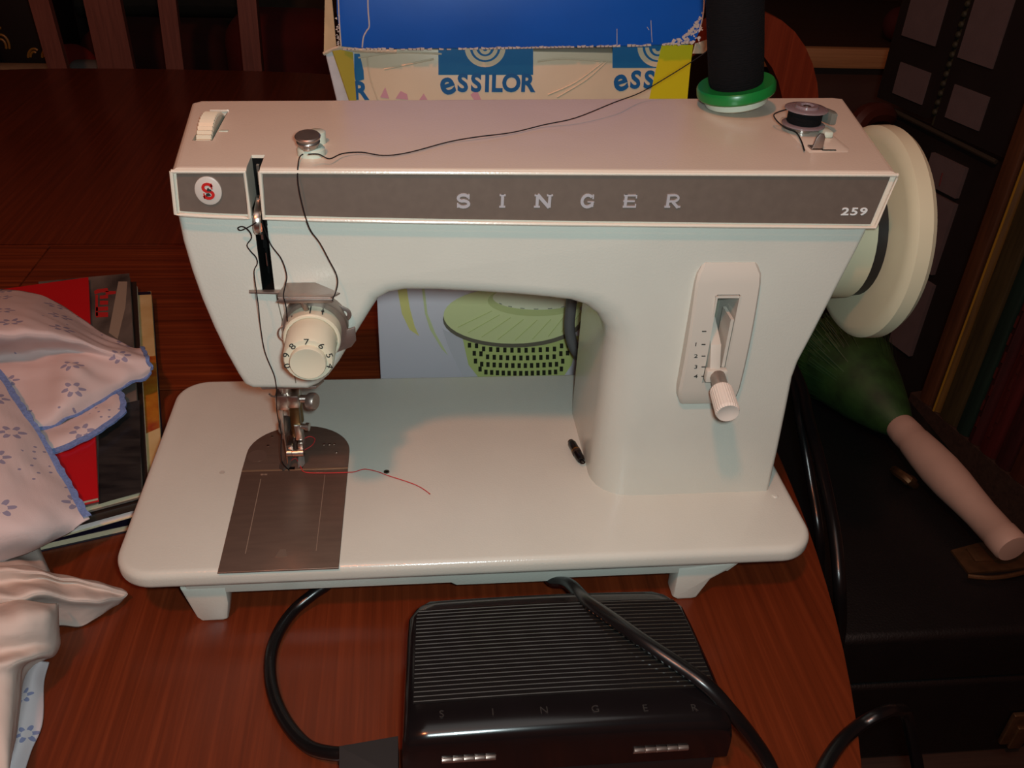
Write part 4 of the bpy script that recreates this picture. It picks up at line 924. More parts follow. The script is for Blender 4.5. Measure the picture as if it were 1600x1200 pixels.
# ================================================================ cloths
def loft(rows, nu=7, nv=7):
    """smooth sheet through rows of points; returns a grid of Vectors"""
    R = [spline(r, nu) for r in rows]
    cols = list(zip(*R)); C = [spline(c, nv) for c in cols]
    return [list(r) for r in zip(*C)]
def sheet(grid, thick=0.0009, seed=0, amp=0.0006):
    m = MB(); rnd = random.Random(seed); bm = m.bm
    H, Wd = len(grid), len(grid[0])
    uvl = bm.loops.layers.uv.new('UVMap')
    ph_ = [(rnd.uniform(100, 420), rnd.uniform(100, 420), rnd.uniform(0, 6)) for _ in range(5)]
    for r in grid:
        for p in r: p.z += amp*sum(math.sin(a*p.x+b_*p.y+c) for a, b_, c in ph_)/2
    V = [[bm.verts.new(p) for p in r] for r in grid]; V2 = [[bm.verts.new(p-Vector((0, 0, thick))) for p in r] for r in grid]
    us = [[0]*Wd for _ in range(H)]; vs = [[0]*Wd for _ in range(H)]
    for i in range(H):
        for j in range(1, Wd): us[i][j] = us[i][j-1] + (grid[i][j]-grid[i][j-1]).length
    for j in range(Wd):
        for i in range(1, H): vs[i][j] = vs[i-1][j] + (grid[i][j]-grid[i-1][j]).length
    uvm = {}
    for i in range(H):
        for j in range(Wd): p = grid[i][j]; uvm[V[i][j]] = uvm[V2[i][j]] = (p.x*0.9+p.y*0.35+seed*0.37, p.y*0.9-p.x*0.35+p.z*0.5)
    for i in range(H-1):
        for j in range(Wd-1):
            bm.faces.new((V[i][j], V[i][j+1], V[i+1][j+1], V[i+1][j])); bm.faces.new((V2[i][j], V2[i+1][j], V2[i+1][j+1], V2[i][j+1]))
    edge = [(0, j) for j in range(Wd)] + [(i, Wd-1) for i in range(1, H)] + [(H-1, j) for j in range(Wd-2, -1, -1)] + [(i, 0) for i in range(H-2, 0, -1)]
    for a, b_ in zip(edge, edge[1:]+edge[:1]):
        try: bm.faces.new((V[a[0]][a[1]], V2[a[0]][a[1]], V2[b_[0]][b_[1]], V[b_[0]][b_[1]]))
        except ValueError: pass
    for f in bm.faces:
        for l in f.loops: l[uvl].uv = uvm[l.vert]
    return m
def zr(rows): return [[at_z(*p) for p in r] for r in rows]
def trim(path, inward, w_=0.0030, n_sc=1.0):
    """scalloped ribbon lying along an edge"""
    pts = path; m = MB(); d = 0; L1, L2 = [], []
    for i, p in enumerate(pts):
        if i: d += (p-pts[i-1]).length
        t = (pts[min(i+1, len(pts)-1)]-pts[max(i-1, 0)]); t.z = 0; t.normalize(); nn = Vector((-t.y, t.x, 0))*inward
        s_ = abs(math.sin(d*PI/0.0105))
        L1.append(p - nn*(0.0004+0.0011*s_) + Vector((0, 0, 0.0008))); L2.append(p + nn*(w_-0.0006*s_) + Vector((0, 0, 0.0014)))
    V1 = [m.bm.verts.new(p) for p in L1]; V2 = [m.bm.verts.new(p) for p in L2]; V3 = [m.bm.verts.new(p-Vector((0, 0, 0.0014))) for p in L1]; V4 = [m.bm.verts.new(p-Vector((0, 0, 0.0012))) for p in L2]
    for i in range(len(pts)-1):
        for a, b_ in ((V1, V2), (V3, V1), (V2, V4)): m.bm.faces.new((a[i], a[i+1], b_[i+1], b_[i]))
    return m
FLOR = floral('white_cotton_blue_flowers', (212, 198, 196), (118, 122, 158), 30.0, 0.21)
FLOR2 = floral('white_cotton_blue_sprigs', (206, 200, 204), (96, 112, 164), 46.0, 0.22)
PLAIN = mat('plain_white_cotton', (208, 194, 184), 1.0, spec=0.03, bump=0.9, bscale=75)
TRIM = mat('blue_embroidered_trim', (112, 138, 192), 0.85, var=0.2, vscale=500, bump=0.5, bscale=1200)
cl = thing('embroidered_cloth', 'white cotton cloth with blue flowers and blue scalloped edge over magazines', 'cloth', (-0.08, 0.18, -0.013))
gA = loft(zr([
    [(-110, 445, -0.006), (0, 452, -0.006), (60, 459, -0.009), (110, 485, -0.011), (150, 514, -0.0125), (200, 540, -0.012), (222, 543, -0.008)],
    [(-110, 480, 0.020), (0, 480, 0.020), (60, 486, 0.016), (110, 508, 0.008), (150, 530, 0.000), (205, 548, -0.003), (227, 552, -0.004)],
    [(-110, 522, 0.033), (0, 520, 0.032), (60, 519, 0.029), (110, 528, 0.020), (155, 542, 0.009), (207, 558, 0.001), (231, 562, -0.003)],
    [(-110, 556, 0.004), (0, 552, 0.002), (60, 548, 0.004), (110, 549, 0.003), (155, 556, 0.002), (205, 568, -0.001), (234, 571, -0.005)],
    [(-110, 585, -0.002), (0, 585, -0.004), (60, 578, -0.002), (110, 578, 0.007), (152, 580, 0.000), (200, 582, -0.004), (237, 577, -0.007)],
    [(-110, 640, -0.004), (0, 640, -0.006), (55, 650, -0.006), (105, 628, 0.000), (152, 608, -0.003), (195, 595, -0.007), (236, 583, -0.010)],
    [(-110, 690, -0.008), (0, 680, -0.010), (58, 674, -0.0115), (105, 655, -0.011), (152, 632, -0.011), (192, 606, -0.011), (233, 588, -0.0115)]]))
edgeA = [p.copy() for p in gA[-1][16:]] + [gA[i][-1].copy() for i in range(len(gA)-2, 2, -1)]
obj('upper_fold', sheet(gA, seed=1), FLOR, cl, smooth=180)
obj('scalloped_trim', trim([p+Vector((0, 0, 0.0004)) for p in gA[-1][14:]], 1), TRIM, cl, label='blue scalloped trim')
obj('scalloped_trim', trim([gA[i][-1]+Vector((0, 0, 0.0004)) for i in range(len(gA)-1, 0, -1)], 1, 0.0018), TRIM, cl)
gC = loft(zr([
    [(40, 660, -0.0128), (80, 665, -0.0128), (130, 640, -0.0128), (165, 615, -0.0125), (182, 606, -0.0125)],
    [(50, 690, -0.0120), (88, 685, -0.0090), (135, 660, -0.0085), (172, 635, -0.009), (193, 622, -0.0120)],
    [(66, 712, -0.0128), (100, 703, -0.0126), (145, 682, -0.0126), (178, 660, -0.0126), (195, 645, -0.0126)]]))
obj('lower_fold', sheet(gC, seed=2, amp=0.0003), FLOR, cl, smooth=180)
obj('scalloped_trim', trim([p+Vector((0, 0, 0.0006)) for p in gC[-1]] + [gC[i][-1]+Vector((0, 0, 0.0006)) for i in range(len(gC)-2, 0, -1)], 1, 0.0028), TRIM, cl, label='blue scalloped trim')
gB = loft(zr([
    [(-45, 545, 0.012), (0, 583, 0.007), (28, 625, 0.005), (52, 660, 0.002), (78, 705, -0.004), (105, 750, -0.008), (125, 785, -0.010), (140, 810, -0.013)],
    [(-70, 585, 0.020), (-30, 610, 0.016), (0, 650, 0.013), (25, 695, 0.010), (50, 740, 0.004), (80, 780, 0.000), (104, 808, -0.007), (117, 824, -0.014)],
    [(-130, 640, 0.022), (-90, 670, 0.020), (-55, 715, 0.018), (-25, 760, 0.015), (5, 798, 0.010), (40, 825, 0.003), (65, 842, -0.008), (80, 846, -0.018)],
    [(-180, 700, 0.020), (-150, 740, 0.020), (-125, 785, 0.018), (-100, 825, 0.014), (-70, 850, 0.006), (-30, 862, -0.004), (0, 868, -0.014), (15, 873, -0.022)],
    [(-220, 760, 0.016), (-200, 800, 0.016), (-180, 840, 0.012), (-160, 870, 0.006), (-130, 890, 0.000), (-100, 905, -0.010), (-70, 905, -0.018), (-60, 908, -0.026)]]))
obj('front_fold', sheet(gB, seed=3, amp=0.0004), FLOR, cl, smooth=180)
obj('scalloped_trim', trim([p+Vector((0, 0, 0.0006)) for p in gB[0]], -1, 0.0034), TRIM, cl, label='blue scalloped trim')
pcl = thing('plain_cloth', 'plain white cotton cloth bunched up at the lower left', 'cloth', (-0.03, -0.03, TZ))
g1_ = loft(zr([
    [(-110, 890, -0.030), (0, 872, -0.032), (30, 862, -0.034), (52, 850, -0.038), (60, 850, -0.0405)],
    [(-110, 896, -0.020), (0, 880, -0.022), (38, 872, -0.026), (60, 866, -0.032), (67, 868, -0.0400)],
    [(-110, 905, -0.012), (0, 890, -0.014), (45, 886, -0.018), (70, 888, -0.026), (78, 892, -0.036)]]))
obj('back_fold', sheet(g1_, seed=4, amp=0.0010), PLAIN, pcl, smooth=180)
g2_ = loft(zr([
    [(-110, 898, -0.020), (0, 883, -0.018), (60, 889, -0.020), (100, 899, -0.024), (150, 907, -0.030), (185, 916, -0.034), (198, 924, -0.036)],
    [(-110, 902, -0.006), (0, 888, -0.004), (60, 893, -0.006), (100, 903, -0.014), (150, 912, -0.023), (186, 920, -0.031), (199, 926, -0.035)],
    [(-110, 915, -0.010), (0, 912, -0.012), (60, 905, -0.014), (100, 911, -0.020), (150, 922, -0.027), (184, 926, -0.033), (199, 927, -0.036)],
    [(-110, 935, -0.002), (0, 932, 0.000), (60, 926, -0.003), (100, 930, -0.012), (150, 938, -0.022), (182, 934, -0.032), (197, 929, -0.037)],
    [(-110, 955, -0.010), (0, 955, -0.012), (60, 945, -0.018), (100, 945, -0.022), (145, 950, -0.030), (175, 944, -0.036), (194, 931, -0.039)],
    [(-110, 985, -0.030), (0, 985, -0.034), (60, 980, -0.036), (95, 977, -0.039), (125, 976, -0.0405), (150, 966, -0.0405), (185, 940, -0.0405)]]))
obj('pointed_fold', sheet(g2_, seed=5, amp=0.0010), PLAIN, pcl, smooth=180)
g3_ = loft(zr([
    [(-110, 945, -0.004), (0, 942, -0.004), (60, 938, -0.006), (85, 942, -0.011), (92, 946, -0.018)],
    [(-110, 965, 0.006), (0, 962, 0.006), (60, 955, 0.003), (84, 958, -0.006), (91, 965, -0.020)],
    [(-110, 995, 0.004), (0, 992, 0.003), (60, 984, -0.003), (85, 980, -0.012), (92, 984, -0.026)],
    [(-110, 1020, -0.004), (0, 1018, -0.006), (60, 1008, -0.012), (86, 1003, -0.020), (93, 1003, -0.031)],
    [(-110, 1042, 0.002), (0, 1035, 0.000), (50, 1028, -0.010), (76, 1024, -0.022), (85, 1022, -0.036)],
    [(-110, 1070, -0.004), (0, 1060, -0.006), (32, 1044, -0.016), (42, 1036, -0.026), (70, 1032, -0.0385)],
    [(-110, 1120, -0.008), (0, 1110, -0.010), (26, 1090, -0.020), (33, 1070, -0.028), (40, 1050, -0.036)],
    [(-110, 1260, -0.016), (0, 1240, -0.018), (14, 1200, -0.024), (22, 1160, -0.030), (30, 1120, -0.038)]]))
obj('front_drape', sheet(g3_, seed=6, amp=0.0012), PLAIN, pcl, smooth=180)
flc = loft(zr([
    [(-30, 1240, -0.041), (10, 1160, -0.041), (25, 1080, -0.041), (40, 1038, -0.040), (50, 1030, -0.040)],
    [(-10, 1245, -0.036), (25, 1170, -0.035), (42, 1100, -0.036), (52, 1055, -0.036), (62, 1032, -0.037)],
    [(25, 1245, -0.0415), (48, 1175, -0.0415), (66, 1130, -0.0415), (69, 1065, -0.0415), (77, 1034, -0.041)]]))
tag(obj('floral_cloth', sheet(flc, seed=7, amp=0.0002), FLOR2, smooth=180), 'strip of blue sprigged cotton under the plain cloth, bottom left', 'cloth')

# ================================================================ black case, duster and books at the right
CZ = -0.200
seatw = thing('side_bench', 'low dark brown bench holding the black case', 'bench', (0.56, 0.35, FZ))
obj('bench_top', MB().box((0.425, 0.06, CZ-0.190), (0.694, 0.640, CZ-0.162), 0.003), DARKW, seatw)
for x in (0.455, 0.665):
    for y in (0.09, 0.61): obj('leg', MB().box((x-0.025, y-0.025, FZ), (x+0.025, y+0.025, CZ-0.19), 0.002), DARKW, seatw)
LEATH = mat('black_leatherette', (14, 12, 12), 0.45, bump=0.3, bscale=500, var=0.2, vscale=40)
BRASS = mat('tarnished_brass', (122, 92, 64), 0.35, metal=0.8, var=0.2, vscale=120)
ks = thing('black_case', 'black leatherette carrying case lying flat beside the table', 'case', (0.56, 0.35, CZ-0.162))
obj('case_body', MB().box((0.432, 0.104, CZ-0.162), (0.690, 0.620, CZ-0.060), 0.006, 3), LEATH, ks)
obj('case_lid', MB().box((0.431, 0.103, CZ-0.058), (0.691, 0.621, CZ), 0.007, 3), LEATH, ks)
lt_ = [at_z(1485, 862, CZ), at_z(1512, 898, CZ), at_z(1575, 893, CZ), at_z(1625, 885, CZ), at_z(1600, 852, CZ), at_z(1530, 850, CZ)]
la = obj('latch_plate', MB().solid(lt_, (0, 0, 0.002)), BRASS, ks, label='tarnished metal latch plate')
c = at_z(1535, 870, CZ); obj('latch_hasp', MB().box((c.x-0.012, c.y-0.008, CZ+0.0015), (c.x+0.012, c.y+0.008, CZ+0.004), 0.001).tube([at_z(1512, 900, CZ+0.003), at_z(1550, 903, CZ+0.005), at_z(1590, 897, CZ+0.005), at_z(1625, 886, CZ+0.003)], 0.002, 8, 4), BRASS, la)
c = at_y(1592, 1135, 0.1025); obj('clasp', MB().box((c.x-0.013, 0.0985, c.z-0.020), (c.x+0.013, 0.1035, c.z+0.020), 0.0015).box((c.x-0.006, 0.0955, c.z-0.022), (c.x+0.006, 0.0990, c.z+0.006), 0.001), BRASS, ks)
hp = MB(); hp.tube([at_z(1398, 735, CZ+0.001), at_z(1405, 740, CZ+0.010), at_z(1420, 750, CZ+0.012), at_z(1428, 758, CZ+0.001)], 0.0045, 8, 4)
obj('handle', hp, BRASS, ks)
obj('handle_stud', MB().lathe([(0.007, 0), (0.007, 0.003), (0.004, 0.005)], at_z(1420, 752, CZ), (0, 0, 1), 16), BRASS, ks)
obj('handle_stud', MB().lathe([(0.005, 0), (0.005, 0.003)], at_z(1360, 662, CZ), (0, 0, 1), 14), BRASS, ks)
# feather duster
dz_ = -0.172
du = thing('hand_duster', 'green bristled duster with pale turned wooden handle on the case', 'duster', tuple(at_z(1420, 690, CZ)))
hA, hB = at_z(1408, 668, dz_), at_z(1583, 858, dz_-0.004)
axh = hB-hA; Lh = axh.length; axh.normalize()
HW = mat('pale_pinkish_wood', (184, 154, 138), 0.6, var=0.05, vscale=40)
obj('handle', MB().lathe([(0.0095, -0.012), (0.0128, -0.006), (0.0145, 0.0), (0.0150, 0.012), (0.0148, 0.022), (0.0156, 0.024), (0.0172, 0.045), (0.0180, 0.065), (0.0174, 0.085), (0.0156, 0.105), (0.0142, 0.125), (0.0140, 0.150), (0.0146, Lh*0.9), (0.0146, Lh-0.003), (0.0132, Lh), (0.005, Lh+0.0008)], hA, axh, 32), HW, du)
GRN = mat('dark_green_bristle', (32, 64, 24), 0.6, var=0.4, vscale=60)
obj('bristle_core', MB().lathe([(0.010, 0.006), (0.022, -0.02), (0.035, -0.055), (0.049, -0.10), (0.048, -0.14), (0.028, -0.165), (0.01, -0.17)], hA, axh, 28), GRN, du)
br_ = MB(); rnd = random.Random(11)
sx = axh.cross(Vector((0, 0, 1))).normalized(); sy = axh.cross(sx)
for k in range(1500):
    a = rnd.random()*2*PI; rr = math.sqrt(rnd.random()); L_ = rnd.uniform(0.13, 0.185)
    d0 = (sx*math.cos(a)+sy*math.sin(a))
    p0 = hA + d0*0.010*rr; p3 = hA - axh*L_*(1-0.25*rr*rr) + d0*0.058*rr; 
    p1 = hA - axh*L_*0.35 + d0*0.026*rr
    if p3.z < CZ+0.002: p3.z = CZ+0.002
    if p1.z < CZ+0.002: p1.z = CZ+0.002
    wv = d0.cross(axh).normalized()*0.0007
    vs_ = [br_.bm.verts.new(q_) for q_ in (p0-wv, p0+wv, p1+wv, p1-wv, p3+wv*.5, p3-wv*.5)]
    br_.bm.faces.new((vs_[0], vs_[1], vs_[2], vs_[3])); br_.bm.faces.new((vs_[3], vs_[2], vs_[4], vs_[5]))
for v_ in [o for o in du.children if o.name.startswith('bristle_core')][0].data.vertices: v_.co.z = max(v_.co.z, 0.002)
bo = obj('bristles', br_, GRN, du); bo['kind'] = 'stuff'
# row of tall books, spines towards the table
bkp0, bkp1 = Vector((0.7002, 0.4266, CZ)), Vector((0.7305, 0.2736, CZ))
bdir = (bkp1-bkp0).normalized(); bnor = Vector((-bdir.y, bdir.x, 0)); 
if bnor.x < 0: bnor = -bnor
shf = thing('book_stand', 'dark wooden pedestal under the row of tall books', 'stand', (0.82, 0.3, FZ))
obj('plinth', MB().solid([q_+Vector((0, 0, FZ-CZ)) for q_ in (bkp0-bdir*0.01-bnor*0.002, bkp1+bdir*0.10-bnor*0.002, bkp1+bdir*0.10+bnor*0.24, bkp0-bdir*0.01+bnor*0.24)], (0, 0, CZ-FZ-0.0005)), DARKW, shf)
books = [('brown', (70, 40, 20), .020, 'tall brown book at the far end of the row'), ('ochre', (88, 62, 22), .013, 'tall ochre book with a yellow line, second from far end'),
         ('olive', (54, 44, 22), .026, 'tall olive brown book between ochre and dark green'), ('green', (18, 34, 26), .018, 'tall blackish green book in the row'),
         ('maroon', (52, 16, 16), .016, 'tall maroon book next to the blackish green one'), ('crimson', (64, 16, 15), .022, 'tall crimson book with speckled spine'),
         ('darkred', (46, 13, 12), .020, 'tall dark red book right of the crimson one'), ('rust', (60, 26, 14), .022, 'tall rust book at the frame edge'), ('wine', (56, 14, 20), .026, 'tall wine red book nearest the camera')]
d_ = 0.0
for nm_, colr, tk_, lab in books:
    a_, e_ = bkp0+bdir*d_, bkp0+bdir*(d_+tk_-0.0008); d_ += tk_
    hgt = 0.45 + 0.01*random.random()
    bk = thing('book', lab, 'book', tuple((a_+e_)/2), 'tall books in a row')
    m = mat(nm_+'_book_cloth', colr, 0.5, var=0.35, vscale=30, stretch=(6, 6, 0.4))
    q_ = [a_, e_, e_+bnor*0.19, a_+bnor*0.19]
    sp2 = [a_+bnor*0.003, a_+bdir*0.002, (a_+e_)/2-bnor*0.002, e_-bdir*0.002, e_+bnor*0.003, e_+bnor*0.19, e_+bnor*0.19-bdir*0.002, e_+bnor*0.006-bdir*0.002, a_+bnor*0.006+bdir*0.002, a_+bnor*0.19+bdir*0.002, a_+bnor*0.19]
    obj('cover', MB().solid(sp2, (0, 0, hgt)), m, bk)
    obj('pages', MB().solid([a_+bnor*0.006+bdir*0.002+Vector((0, 0, .003)), e_+bnor*0.006-bdir*0.002+Vector((0, 0, .003)), e_+bnor*0.186-bdir*0.002+Vector((0, 0, .003)), a_+bnor*0.186+bdir*0.002+Vector((0, 0, .003))], (0, 0, hgt-.008)), PAGES, bk)
    if nm_ in ('ochre', 'crimson', 'maroon'):
        cl_ = (150, 112, 34) if nm_ == 'ochre' else (66, 22, 18)
        t_ = MB()
        if nm_ == 'ochre': t_.solid([(a_*.4+e_*.6)-bnor*0.002+bdir*k for k in (-.001, .001)]+[(a_*.4+e_*.6)-bnor*0.002+bdir*k+Vector((0, 0, hgt-.01)) for k in (.001, -.001)], -bnor*0.0006)
        else:
            for kk in range(22):
                z_ = .02+kk*.019; pp = (a_+e_)/2-bnor*0.0025+bdir*random.uniform(-.003, .003)+Vector((0, 0, z_)); t_.solid([pp+bdir*-.0012, pp+bdir*.0012, pp+bdir*.0012+Vector((0, 0, .012)), pp+bdir*-.0012+Vector((0, 0, .012))], -bnor*0.0005)
        obj('spine_tooling', t_, mat(nm_+'_tooling', cl_, 0.5), bk)
# dark folding screen with grey panels
P0 = at_x(1450, 190, 0.8); ang = math.radians(-76); sd = Vector((math.cos(ang), math.sin(ang), 0)); sn = Vector((-sd.y, sd.x, 0))
if sn.x < 0: sn = -sn
scr = thing('folding_screen', 'dark folding screen with grey fabric panels behind the books', 'screen', (P0.x, P0.y, FZ))
FRAME = mat('blackish_frame_wood', (26, 20, 18), 0.6, var=0.2, vscale=20)
GPAN = mat('grey_panel_cloth', (94, 80, 80), 0.9, var=0.06, vscale=60, bump=0.2, bscale=900)
def spt(u, z, d=0.0): q_ = P0 + sd*u + sn*d; return Vector((q_.x, q_.y, z))
def sbox(u0, u1, z0, z1, d0, d1): return [spt(u0, z0, d0), spt(u1, z0, d0), spt(u1, z1, d0), spt(u0, z1, d0)], sn*(d1-d0)
leafs = [(-0.096, -0.004), (0.010, 0.112)]
def upl(px, py):
    n_ = sn; v = _ray(px, py); v = Vector(v); t_ = (P0-Vector(CP)).dot(n_)/v.dot(n_); h = Vector(CP)+v*t_; return (h-P0).dot(sd), h.z
m = MB(); m.solid(*sbox(-0.100, -0.006, 0.012, 0.52, 0.0, 0.02)); obj('upper_leaf', m, FRAME, scr)
m = MB(); m.solid(*sbox(0.010, 0.125, 0.006, 0.52, 0.0, 0.02)); obj('upper_leaf', m, FRAME, scr)
m = MB(); m.solid(*sbox(-0.110, 0.150, FZ, -0.002, 0.004, 0.026)); obj('lower_leaf', m, FRAME, scr)
for quad in ([(1420, 0), (1415, 55), (1465, 75), (1478, 0)], [(1408, 95), (1453, 115), (1443, 165), (1397, 145)], [(1520, 0), (1502, 90), (1555, 110), (1583, 0)], [(1492, 130), (1545, 152), (1532, 207), (1480, 182)], [(1455, 235), (1509, 265), (1495, 310), (1446, 286)], [(1444, 296), (1490, 316), (1462, 430), (1405, 400)], [(1428, 428), (1455, 443), (1428, 555), (1385, 535)]):
    uz = [upl(*p) for p in quad]; u0, u1 = (uz[0][0]+uz[-1 if quad[0][1] else 1][0])/2, 0
    us_ = sorted(p[0] for p in uz); zs_ = sorted(p[1] for p in uz); u0, u1 = (us_[0]+us_[1])/2, (us_[2]+us_[3])/2; z0, z1 = (zs_[0]+zs_[1])/2, (zs_[2]+zs_[3])/2
    if quad[0][1] == 0: z1 = z0+0.16
    m = MB(); m.solid(*sbox(u0, u1, z0, z1, -0.002, 0.004)); obj('panel', m, GPAN, scr)
m = MB()
for k in range(22): m.sphere(spt(0.003, 0.022+k*0.0115, 0.004), 0.0042, 8, 6)
m.tube([spt(0.003, 0.005, 0.008), spt(0.003, 0.27, 0.008)], 0.003, 8, 0); obj('bead_hinge', m, mat('olive_bead_hinge', (46, 46, 28), 0.7, var=0.3, vscale=150), scr)
m = MB(); m.tube([spt(-0.09, 0.006, -0.002), spt(0.0, 0.003, -0.002), spt(0.12, -0.001, -0.002)], 0.003, 8, 3); obj('ledge', m, mat('dull_brass_ledge', (52, 46, 36), 0.6), scr)
m = MB(); a_, b2 = upl(1475, 270), upl(1470, 290); m.tube([spt(a_[0], a_[1], -0.0022), spt(b2[0], b2[1], -0.0022)], 0.0010, 6, 0); obj('red_mark', m, mat('faded_red_mark', (104, 40, 40), 0.8), scr)

# ================================================================ chairs and things beyond the table
ch = thing('dining_chair', 'brown slat back chair standing beyond the far table edge', 'chair', (-0.333, 1.38, FZ))
def slat(nm_, x, w_, lean=0.0, z0=-0.32, z1=0.16):
    b = MB(); y = 1.215
    b.solid([(x-w_/2-lean*0.1, y+0.06*(-0.05-z0)*0, z0), (x+w_/2-lean*0.1, y, z0), (x+w_/2+lean, y+0.02, z1), (x-w_/2+lean, y+0.02, z1)], (0, 0.014, 0)); obj(nm_, b, CHAIRW, ch)
slat('slat', -0.402, 0.030, -0.028); slat('splat', -0.318, 0.056, -0.012); slat('slat', -0.236, 0.028, 0.012)
for x, l_ in ((-0.53, -0.04), (-0.120, 0.02)):
    b = MB(); b.solid([(x-0.015, 1.212, FZ), (x+0.015, 1.212, FZ), (x+0.015+l_*.5, 1.212, -0.32), (x+0.015+l_, 1.232, 0.2), (x-0.015+l_, 1.232, 0.2), (x-0.015+l_*.5, 1.212, -0.32)], (0, 0.024, 0)); obj('stile', b, CHAIRW, ch)
obj('top_rail', MB().box((-0.57, 1.228, 0.14), (-0.09, 1.250, 0.22), 0.006), CHAIRW, ch)
obj('lower_rail', MB().box((-0.54, 1.21, -0.33), (-0.11, 1.235, -0.29), 0.003), CHAIRW, ch)
obj('seat', MB().box((-0.54, 0.83, -0.365), (-0.10, 1.225, -0.335), 0.006), CHAIRW, ch)
for x in (-0.52, -0.12): obj('leg', MB().box((x-0.018, 0.85, FZ), (x+0.018, 0.886, -0.365), 0.003), CHAIRW, ch)
# bentwood chair at the right
c2 = thing('bentwood_chair', 'orange brown chair with rounded back right of the boxes', 'chair', (0.55, 0.86, FZ))
YC = 0.70
def hoop(rx, rz, cx, cz): return [(cx+rx*math.cos(math.radians(a)), cz+rz*math.sin(math.radians(a))) for a in range(180, -1, -10)]
ou = [(0.425, -0.33)] + hoop(0.110, 0.155, 0.535, -0.015) + [(0.655, -0.33)]
inn = [(0.602, -0.33)] + [(p[0], p[1]) for p in hoop(0.084, 0.122, 0.518, -0.015)][::-1] + [(0.435, -0.33)]
m = MB()
oR = [Vector((p[0], YC, p[1])) for p in ou]; iR = [Vector((p[0], YC, p[1])) for p in inn[::-1]]
V1 = [m.bm.verts.new(p) for p in oR]; V2 = [m.bm.verts.new(p) for p in iR]; V3 = [m.bm.verts.new(p+Vector((0, .025, 0))) for p in oR]; V4 = [m.bm.verts.new(p+Vector((0, .025, 0))) for p in iR]
for i in range(len(V1)-1):
    for a, b_ in ((V1, V2), (V3, V1), (V2, V4), (V4, V3)): m.bm.faces.new((a[i], a[i+1], b_[i+1], b_[i]))
m.bm.faces.new((V1[0], V2[0], V4[0], V3[0])); m.bm.faces.new((V1[-1], V2[-1], V4[-1], V3[-1]))
obj('back_hoop', m, ORANGEW, c2)
obj('seat', MB().lathe([(0.19, 0), (0.20, 0.008), (0.20, 0.022), (0.19, 0.03)], (0.55, 0.88, -0.36), (0, 0, 1), 40), ORANGEW, c2)
for x, y in ((0.44, 0.72), (0.64, 0.72), (0.44, 1.02), (0.66, 1.02)): obj('leg', MB().lathe([(0.014, 0), (0.017, 0.1), (0.018, abs(FZ)-0.35)], (x, y, FZ), (0, 0, 1), 16), ORANGEW, c2)
obj('arm', MB().tube([(0.645, 0.715, -0.06), (0.69, 0.73, -0.035), at_y(1350, 182, 0.75), at_y(1380, 190, 0.78), (0.715, 0.85, -0.10), (0.71, 0.95, -0.21), (0.69, 1.0, -0.345)], 0.014, 10, 5), mat('dark_red_chair_wood', (66, 26, 16), 0.5, var=0.1), c2)
# low bed or bench at the back right, with a pale plank edge
sbd = thing('wooden_bench', 'dark bench with tan plank edge at the back right', 'bench', (1.05, 1.55, FZ))
a_, b2 = at_y(1255, 118, 1.35), at_y(1440, 100, 1.35)
obj('plank_edge', MB().box((0.80, 1.34, -0.079), (1.60, 1.36, -0.043), 0.003), TANW, sbd, label='tan plank edge')
obj('seat_board', MB().box((0.80, 1.36, -0.075), (1.60, 1.85, -0.045), 0.003), DARKW, sbd)
obj('back_board', MB().box((0.80, 1.85, -0.075), (1.60, 1.88, 0.45), 0.004), DARKW, sbd)
obj('front_panel', MB().box((0.82, 1.37, FZ), (1.58, 1.39, -0.075), 0.003), mat('brown_panel', (64, 44, 36), 0.7, var=0.1, vscale=20), sbd)
for x_ in (0.80, 1.58): obj('end_panel', MB().box((x_, 1.36, FZ), (x_+0.02, 1.88, -0.075), 0.003), DARKW, sbd)
c = at_y(1399, 32, 1.42)
tag(obj('red_ball', MB().sphere((c.x+0.01, 1.42, -0.045+0.032), 0.032, 20, 12), mat('red_rubber', (66, 12, 16), 0.8), org=(c.x+0.01, 1.42, -0.045)), 'small dark red ball on the bench at the back right', 'ball')
# sofa behind the slat chair with a bag, cushion and folded things
so = thing('sofa', 'very dark sofa behind the slat back chair', 'sofa', (-0.3, 1.75, FZ))
SOF = mat('dark_sofa_cloth', (30, 22, 20), 0.9, var=0.2, vscale=30, bump=0.3, bscale=300)
obj('sofa_seat', MB().box((-1.1, 1.42, -0.45), (0.42, 2.05, -0.26), 0.03, 3), SOF, so)
obj('sofa_back', MB().box((-1.1, 2.00, -0.45), (0.42, 2.25, 0.25), 0.04, 3), SOF, so)
obj('sofa_base', MB().box((-1.1, 1.44, FZ+0.05), (0.42, 2.25, -0.45), 0.01), SOF, so)
for x in (-1.05, 0.37):
    for y in (1.48, 2.2): obj('leg', MB().box((x-.03, y-.03, FZ), (x+.03, y+.03, FZ+.05), .002), DARKW, so)
YS = 1.52
bg = thing('black_bag', 'black bag with gold arched lettering behind the leftmost slat', 'bag', (-0.56, 1.60, -0.26))
q0, q1 = at_y(-90, 90, YS), at_y(100, 90, YS)
obj('bag_body', MB().box((q0.x, YS, -0.26), (q1.x, YS+0.12, 0.10), 0.012, 3), mat('black_bag_cloth', (12, 10, 11), 0.6), bg)
GOLDP = mat('gold_print', (150, 120, 50), 0.4)
def garc(cx, cy, rads, a0, a1):
    for rx, ry in rads:
        obj('gold_letter', MB().tube([at_y(cx+rx*math.cos(math.radians(a0+(a1-a0)*k/10)), cy-ry*math.sin(math.radians(a0+(a1-a0)*k/10)), YS-0.001) for k in range(11)], 0.0022, 6, 0), GOLDP, bg)
garc(0, 76, ((15, 22), (10, 15)), 0, 130); garc(53, 88, ((9, 12), (5, 7)), 50, 190); garc(74, 88, ((8, 12), (4, 7)), 60, 190)
